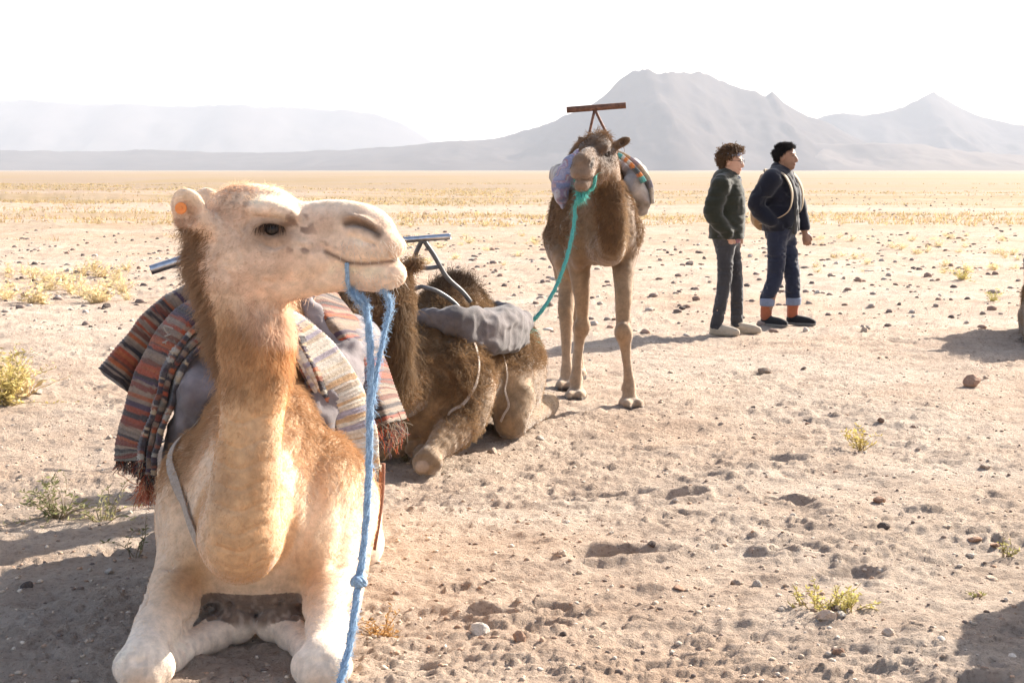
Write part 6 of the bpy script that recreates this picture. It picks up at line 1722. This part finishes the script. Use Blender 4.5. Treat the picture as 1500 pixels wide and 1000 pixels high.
x, y = pg(198, 808); plant("thin sprig leaning against the pale camel's foreleg side", x, y, seed=3, n_stem=5, height=0.20, spread=1.0, leaf_n=10, leaf_l=0.024, stem_rgb=TWIG, leaf_rgb=OLIVE)
x, y = pg(594, 668); plant("thin green weed growing in front of the kneeling brown camel", x, y, seed=4, n_stem=12, height=0.30, spread=0.7, leaf_n=16, leaf_l=0.030, stem_rgb=TWIG, leaf_rgb=OLIVE)
x, y = pg(12, 596); plant("tall yellow-green bush on the open sand", x, y, seed=5, n_stem=46, height=0.42, spread=0.9, leaf_n=22, leaf_l=0.040, stem_rgb=(0.40, 0.31, 0.14), leaf_rgb=(0.46, 0.37, 0.13))
x, y = pg(1216, 897); plant("low yellow desert plant in a broad clump with a tan wedge stone at its foot", x, y, seed=10, n_stem=44, height=0.11, spread=1.1, leaf_n=12, leaf_l=0.020, stem_rgb=(0.40, 0.32, 0.13), leaf_rgb=(0.44, 0.38, 0.12), base=0.12)
x, y = pg(1262, 652); plant("yellow sprig with a brushy top on open sand", x, y, seed=14, n_stem=16, height=0.17, spread=0.8, leaf_n=14, leaf_l=0.026, stem_rgb=(0.40, 0.30, 0.12), leaf_rgb=YEL)
x, y = pg(1474, 808); plant("small green sprig beside a flat reddish stone", x, y, seed=15, n_stem=9, height=0.09, spread=0.7, leaf_n=10, leaf_l=0.018, stem_rgb=TWIG, leaf_rgb=(0.34, 0.31, 0.10))
x, y = pg(1430, 870); plant("tiny green seedling on the sand near the shadow's edge", x, y, seed=16, n_stem=5, height=0.05, spread=1.2, leaf_n=7, leaf_l=0.016, stem_rgb=TWIG, leaf_rgb=(0.32, 0.31, 0.10))
x, y = pg(555, 935); plant("flat rusty dry weed on the sand by the blue rope", x, y, seed=17, n_stem=24, height=0.10, spread=3.0, leaf_n=12, leaf_l=0.016, stem_rgb=(0.40, 0.24, 0.10), leaf_rgb=(0.46, 0.26, 0.09), droop=0.3)
x, y = pg(1410, 413); plant("yellow-green bush on the gravel beyond the travellers", x, y, seed=18, n_stem=26, height=0.24, spread=1.1, leaf_n=16, leaf_l=0.035, stem_rgb=STRAW, leaf_rgb=(0.46, 0.40, 0.14))
x, y = pg(1453, 446); plant("small yellow-green bush near the far camel's shadow", x, y, seed=19, n_stem=16, height=0.20, spread=0.8, leaf_n=14, leaf_l=0.030, stem_rgb=STRAW, leaf_rgb=(0.44, 0.40, 0.13))
# dry straw tufts, one by one where they can be told apart
TUFTS = [plant_np(30 + i, 26, 0.22, 1.2, 3, 0.06, (0.64, 0.51, 0.29), (0.66, 0.53, 0.30), 0.05, 0.0024, 0.20) for i in range(4)]
TM = []
for (a, b, c), (d, e, f) in TUFTS:
    o1 = mesh_np("stems", a, b, LEAF, None, col=c); o2 = mesh_np("foliage", d, e, LEAF, None, smooth=False, col=np.clip(f, 0, 0.8)); TM.append((o1.data, o2.data))
    bpy.data.objects.remove(o1); bpy.data.objects.remove(o2)
rt = random.Random(5)
def tuft_at(x, y, s, label):
    root = empty("grass_tuft", (x, y, zg(x, y) - 0.01), rt.uniform(0, 6.28), s); tag(root, label, "grass", "dry straw tufts on the plain")
    k = rt.randrange(4)
    link(bpy.data.objects.new("stems", TM[k][0]), root); link(bpy.data.objects.new("foliage", TM[k][1]), root)
spots = [(rt.uniform(10, 190), rt.uniform(395, 446)) for _ in range(34)] + [(rt.uniform(0, 40), rt.uniform(540, 590)) for _ in range(4)]
for u, v in spots:
    x, y = pg(u, v); tuft_at(x, y, rt.uniform(0.6, 1.3), "dry straw tuft in the patch behind the pale camel's handle bar")
for _ in range(46):
    u, v = rt.uniform(1190, 1500), rt.uniform(345, 405); x, y = pg(u, v); tuft_at(x, y, rt.uniform(0.35, 0.9), "dry straw tuft on the gravel past the two travellers")
for _ in range(26):
    u, v = rt.uniform(600, 830), rt.uniform(330, 400); x, y = pg(u, v); tuft_at(x, y, rt.uniform(0.35, 0.9), "dry straw tuft on the gravel behind the kneeling brown camel")
# the straw that covers the plain beyond: uncountable
def far_grass(n, seed):
    r = np.random.default_rng(seed)
    y = 17 * (170 / 17) ** r.random(n); x = r.uniform(-0.46, 0.46, n) * y
    m = fbm2(x * 0.02, y * 0.09, 33, 4) + 0.25 * fbm2(x * 0.3, y * 0.5, 34, 2)
    m = m + 0.35 * (x < 0) - 0.25 * (x > 0) - 0.5 * r.random(n)
    k = m > 0.02 + 0.25 * (y < 26); x, y = x[k], y[k]; n = len(x)
    h0 = np.array([zg(p, q) for p, q in zip(x, y)])
    nb = 5
    X = np.repeat(x, nb) + r.normal(0, 0.06, n * nb) * np.repeat(1 + y * 0.02, nb); Y = np.repeat(y, nb) + r.normal(0, 0.06, n * nb)
    Z = np.repeat(h0, nb) - 0.01; h = r.uniform(0.04, 0.16, n * nb); a = r.uniform(0, 6.28, n * nb); w = 0.004 + 0.0005 * Y
    lx = r.normal(0, 0.07, n * nb); ly = r.normal(0, 0.07, n * nb)
    V = np.stack([np.stack([X - np.cos(a) * w, Y - np.sin(a) * w, Z], 1), np.stack([X + np.cos(a) * w, Y + np.sin(a) * w, Z], 1), np.stack([X + lx, Y + ly, Z + h], 1)], 1).reshape(-1, 3)
    F = np.arange(len(V)).reshape(-1, 3)
    pal = np.array([(0.42, 0.30, 0.15), (0.38, 0.26, 0.13), (0.45, 0.34, 0.18), (0.38, 0.31, 0.15)])
    C = np.repeat(pal[r.integers(0, 4, n * nb)] * r.uniform(0.8, 1.15, (n * nb, 1)), 3, 0)
    o = mesh_np("dry_grass", V, F, LEAF, None, smooth=False, col=C)
    tag(o, "sparse golden straw grass covering the plain in streaks", "grass", None, "stuff")
far_grass(22000, 3)
